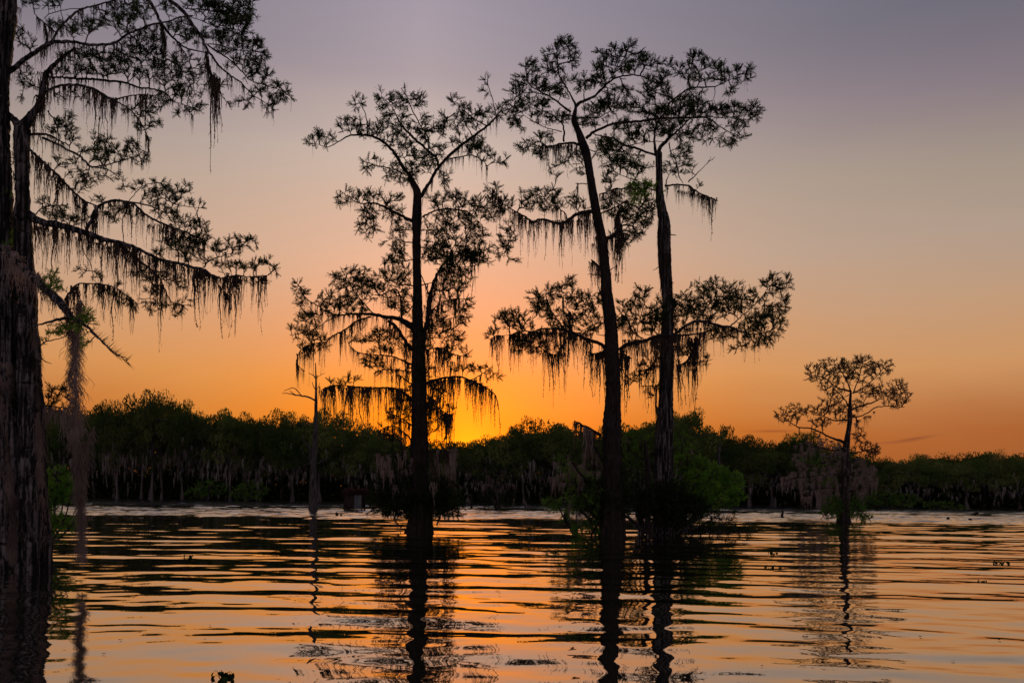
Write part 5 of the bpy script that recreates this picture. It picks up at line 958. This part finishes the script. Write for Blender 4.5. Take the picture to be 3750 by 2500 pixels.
# left low bough with beards, behind the trunks
t0.limb('K', [(290, 420, 6), (330, 430, 6), (400, 440, 5), (500, 450, 4), (580, 470, 3)], .3, moss=(22, 90, 200), mosskind='pale')
t0.mosses('K', [(490, 470, 330, 60), (480, 470, 250, 80), (360, 470, 160, 90), (420, 470, 160, 80)], 'pale')
t0.leaves('K', [(450, 340, 130, 50, .8), (550, 310, 50, 40), (380, 400, 90, 40, .8), (540, 430, 60, 40, .7)])
t0.leaves('L', [(160, 290, 50, 60), (230, 360, 60, 40, .7), (430, 190, 60, 40), (520, 230, 110, 50), (680, 200, 130, 60), (850, 170, 130, 60), (1000, 130, 100, 60), (950, 50, 120, 50), (780, 80, 60, 40, .6), (400, 30, 80, 30), (220, 20, 80, 30), (1100, 80, 100, 80), (1080, 260, 120, 60), (1150, 350, 110, 80), (1000, 400, 120, 90), (850, 450, 140, 60), (700, 420, 120, 60), (560, 440, 110, 50), (500, 550, 80, 40), (650, 540, 140, 50), (850, 560, 130, 50), (1050, 560, 120, 70),
    (1200, 450, 110, 80), (1300, 560, 120, 70), (1400, 480, 100, 70), (1450, 620, 90, 60), (1330, 680, 120, 50), (1250, 770, 90, 50), (1400, 720, 110, 50), (1500, 830, 80, 40), (1430, 870, 70, 30), (1400, 220, 100, 80), (1500, 290, 70, 60), (1300, 60, 60, 50), (1450, 30, 70, 40), (1600, 50, 120, 50, 1.4), (1750, 60, 130, 60, 1.6), (1880, 40, 120, 60, 1.6), (1700, 150, 130, 60, 1.6), (1850, 160, 110, 60, 1.6), (1940, 110, 50, 40, 1.4), (1650, 260, 100, 60, 1.3), (1800, 280, 110, 60, 1.5), (1900, 220, 50, 50, 1.3),
    (1780, 370, 110, 50, 1.3), (1920, 360, 90, 50, 1.5), (2000, 340, 50, 50, 1.5), (2030, 430, 50, 50, 1.4), (1900, 450, 110, 50, 1.2), (1980, 490, 70, 40), (1800, 510, 60, 30), (1950, 560, 80, 60, 1.3), (2060, 570, 60, 40), (2050, 640, 60, 50, 1.2), (2170, 680, 60, 50, 1.3), (2230, 720, 40, 50, 1.2), (2150, 760, 80, 50, 1.2), (2000, 720, 60, 50), (2110, 830, 60, 50, 1.2), (1920, 800, 40, 40), (1740, 660, 40, 40, .7), (1800, 790, 60, 30, .8), (1550, 550, 60, 60), (1560, 690, 50, 40, .7), (200, 600, 60, 120, .6), (170, 760, 40, 30, .6), (480, 740, 90, 40, .6),
    (650, 770, 60, 40, .7), (1150, 820, 100, 50, .8), (1100, 870, 90, 40, .8), (1200, 960, 70, 40), (1070, 990, 60, 30), (1000, 830, 80, 40, .7), (520, 930, 90, 50), (480, 1000, 100, 60), (560, 1060, 60, 40), (780, 1080, 90, 50, .9), (700, 1150, 110, 40, .9), (1040, 1130, 80, 60), (1080, 1210, 60, 60), (900, 1200, 120, 60), (770, 1200, 90, 60), (500, 1260, 90, 50, .7), (600, 1340, 80, 50, .7), (700, 1370, 100, 50, .8), (850, 1340, 60, 40, .7), (930, 1370, 40, 40, .7), (150, 1230, 50, 60, .7), (620, 1440, 90, 50, .7)])
t0.leaves('M', [(340, 220, 80, 30, .8), (420, 280, 120, 50), (480, 330, 120, 40), (600, 350, 80, 40), (750, 200, 60, 40, .6), (950, 110, 50, 30), (1080, 90, 60, 40), (1220, 80, 90, 40), (1300, 130, 100, 50), (1420, 110, 80, 40), (1400, 200, 80, 40), (1520, 240, 60, 30), (1180, 170, 90, 50), (1280, 260, 110, 50), (1330, 320, 90, 50), (1000, 290, 100, 40, .6), (880, 290, 90, 60, .7), (1450, 380, 90, 50), (1570, 380, 60, 40), (1610, 450, 50, 40), (1450, 470, 120, 50, 1.2), (1560, 540, 110, 50, 1.2), (1380, 540, 110, 60), (1720, 560, 90, 50),
    (1840, 530, 90, 50), (1930, 540, 60, 40), (1800, 600, 60, 30), (1500, 640, 120, 50), (1650, 680, 80, 30), (1800, 700, 110, 40), (1950, 710, 100, 40), (2080, 680, 50, 50), (2110, 750, 45, 50), (2000, 820, 90, 30), (1200, 620, 80, 40), (1090, 760, 80, 40), (1170, 790, 80, 40), (1300, 790, 90, 50, .8), (1400, 830, 70, 60, .8), (1170, 880, 40, 60), (1130, 980, 40, 30), (1200, 1020, 60, 50), (1350, 1000, 110, 30, .8), (1430, 990, 30, 40), (1380, 1060, 60, 30), (640, 750, 60, 30, .6), (760, 790, 70, 40, .8), (800, 900, 70, 60, .7), (900, 900, 70, 40, .7), (960, 970, 60, 50), (1040, 1010, 50, 30)])
t0.leaves('M', [(430, 780, 60, 40, .8), (400, 830, 80, 60), (420, 890, 60, 40), (660, 1130, 90, 50, 1.2), (690, 1090, 50, 40, 1.2), (560, 1200, 120, 60, .8), (640, 1290, 70, 80, .6), (450, 1200, 100, 50, .6), (370, 1260, 80, 50, .5), (20, 160, 60, 60, .6), (60, 450, 60, 30, .8), (100, 480, 50, 40, .8), (40, 520, 60, 30, .6), (150, 560, 30, 30, .5)], M_LEAF_BUSH)
t0.grow(twigmoss=60, twigmosslen=(20, 90), pairs=4)
# the feathery twig at the tip of the lower limb: large single sprigs
tw = t0.limb('M', [(700, 1215, 7), (760, 1265, 6), (820, 1320, 5), (880, 1375, 4), (940, 1410, 3), (985, 1450, 2)], 0, name='twig', sides=5, y0=float(Y0 - .9))
n = 110; r = t0.r; ti = r.uniform(0, len(tw) - 1.01, n); ia = ti.astype(int); p = tw[ia] + (tw[ia + 1] - tw[ia]) * (ti - ia)[:, None]; s_ = np.where(np.arange(n) % 2, 1, -1)
dv = np.stack([.75 + 0 * ti, r.normal(0, .4, n), .75 * s_ - .1], -1); V, T = scatter(*sprig_template(1, 2, .05, .2), p - t0.off, frames(dv, r.uniform(0, 6, n)), r.uniform(.10, .22, n)); link('sprig', mesh_np('sprig', V, T, M_LEAF), t0.root)
# one orange leaf caught in the moss beard
lp = at(315, 1668, Y0 - 1.0); V = np.array([(-.03, 0, 0), (0, -.012, .012), (.035, 0, .004), (0, .01, -.014)]) + lp - t0.off
tag(link('dead_leaf', mesh_np('dead_leaf', V, [(0, 1, 2, 3)], leaf_mat('orange_leaf', (.5, .2, .05), (.7, .3, .08))), t0.root), 'small orange leaf caught in the moss')
shrub('lake_shrub', 'bright green leafy shrub in the water just right of the double trunk at left', 190, 1990, Y0 + 3.0, [(210, 1750, 45, 35), (240, 1790, 55, 30, 1.2), (200, 1820, 40, 35), (260, 1820, 35, 22), (225, 1910, 50, 30), (260, 1920, 35, 22), (200, 1960, 40, 30), (180, 1880, 30, 40)], M_LEAF_G, 11, 24, 66, dens=1.2, stems=8)

# ------------------------------------------------------------------ floating plants
def floater(px, py, scale, label, seed, n=7, upright=.6, name='water_hyacinth', cat='floating plant', mat_=M_LEAF):
    Y = float(wdist(px, py)); b = at(px, py, Y); e = bpy.data.objects.new(name, None); C.objects.link(e); e.location = (b[0], b[1], 0); tag(e, label, cat, 'plants floating on the lake'); r = np.random.default_rng(seed)
    for k in range(n):
        a = r.uniform(0, 6.283); o = np.array([math.cos(a), math.sin(a), 0]); h = scale * r.uniform(.5, 1.2) * upright; t = np.linspace(0, 1, 7)[:, None]
        P = o * scale * .12 + o * (t * scale * .45) + np.array([0, 0, 1]) * (np.sin(t * 2.3) * h) - [0, 0, .01]
        V, T = tube(P, np.linspace(.05, .03, 7) * scale * .35, 5); link('stalk', mesh_np('stalk', V, T, mat_, True), e)
        tip = P[-1]; d = norm((P[-1] - P[-2])[None])[0]; sd_ = np.cross(d, [0, 0, 1]); sd_ = sd_ / (np.linalg.norm(sd_) + 1e-6); R0 = scale * r.uniform(.16, .26)
        u = np.linspace(-1.2, 1.2, 7); Vl = []
        for uu in np.linspace(0, 1, 6):
            wd = math.sin(math.pi * min(1, uu * .9 + .08)) ** .6
            for q in np.linspace(-1, 1, 5): Vl.append(tip + d * (uu * 1.5 * R0) + sd_ * q * R0 * wd + np.cross(sd_, d) * (q * q * .35 * R0 - uu * uu * .5 * R0))
        Q = [(i * 5 + j, i * 5 + j + 1, i * 5 + j + 6, i * 5 + j + 5) for i in range(5) for j in range(4)]
        link('leaf', mesh_np('leaf', Vl, Q, mat_, True), e)
    return e
floater(815, 2488, .13, 'clump of curled water hyacinth leaves floating at the bottom left of centre', 1, 10)
floater(2832, 2032, .18, 'small upright floating plant, upper of the trio right of the paired trunks', 2, 6)
floater(2818, 2078, .14, 'small floating plant, lower left of the trio right of the paired trunks', 3, 5)
floater(2846, 2080, .13, 'small floating plant, lower right of the trio right of the paired trunks', 4, 5)
floater(3668, 2062, .22, 'spread dark floating plant near the right edge', 5, 7, .35)
floater(3597, 2128, .10, 'small round floating plant below the one near the right edge', 6, 5, .35)
floater(690, 2040, .14, 'small sprig of floating plant in the bright ripples left of the dead snag', 7, 5)
floater(2160, 1995, .25, 'floating sprig beside the foot of the leaning tall trunk', 8, 5)
for k, (px, py) in enumerate([(440, 2345), (770, 2288), (750, 2345), (990, 2300), (1820, 2165), (380, 2395), (560, 2100), (2750, 2130), (2790, 2445), (3370, 2330), (3660, 2345), (3310, 2190), (3490, 2420), (1900, 2330), (640, 2215), (1080, 2200), (3050, 2150), (2030, 2420)]):
    Y = float(wdist(px, py)); b = at(px, py, Y); r = np.random.default_rng(k); a = np.linspace(0, 6.283, 9)[:-1]; s_ = r.uniform(.008, .016) * (Y / 8) ** .6
    V = np.vstack([[0, 0, .006], np.stack([np.cos(a) * s_ * 1.5, np.sin(a) * s_ * r.uniform(.7, 1.2, 8), .004 + r.uniform(0, .006, 8)], -1)]); T = [(0, i + 1, (i + 1) % 8 + 1) for i in range(8)]
    o = link('floating_leaf', mesh_np('floating_leaf', V, T, M_MOSS)); o.location = (b[0], b[1], float(wave_height(np.array([b[0]]), np.array([Y]))[0]) + .004); o.rotation_euler.z = r.uniform(0, 6); tag(o, 'tiny brown leaf fragment floating on the smooth water', 'leaf', 'leaf fragments on the water')
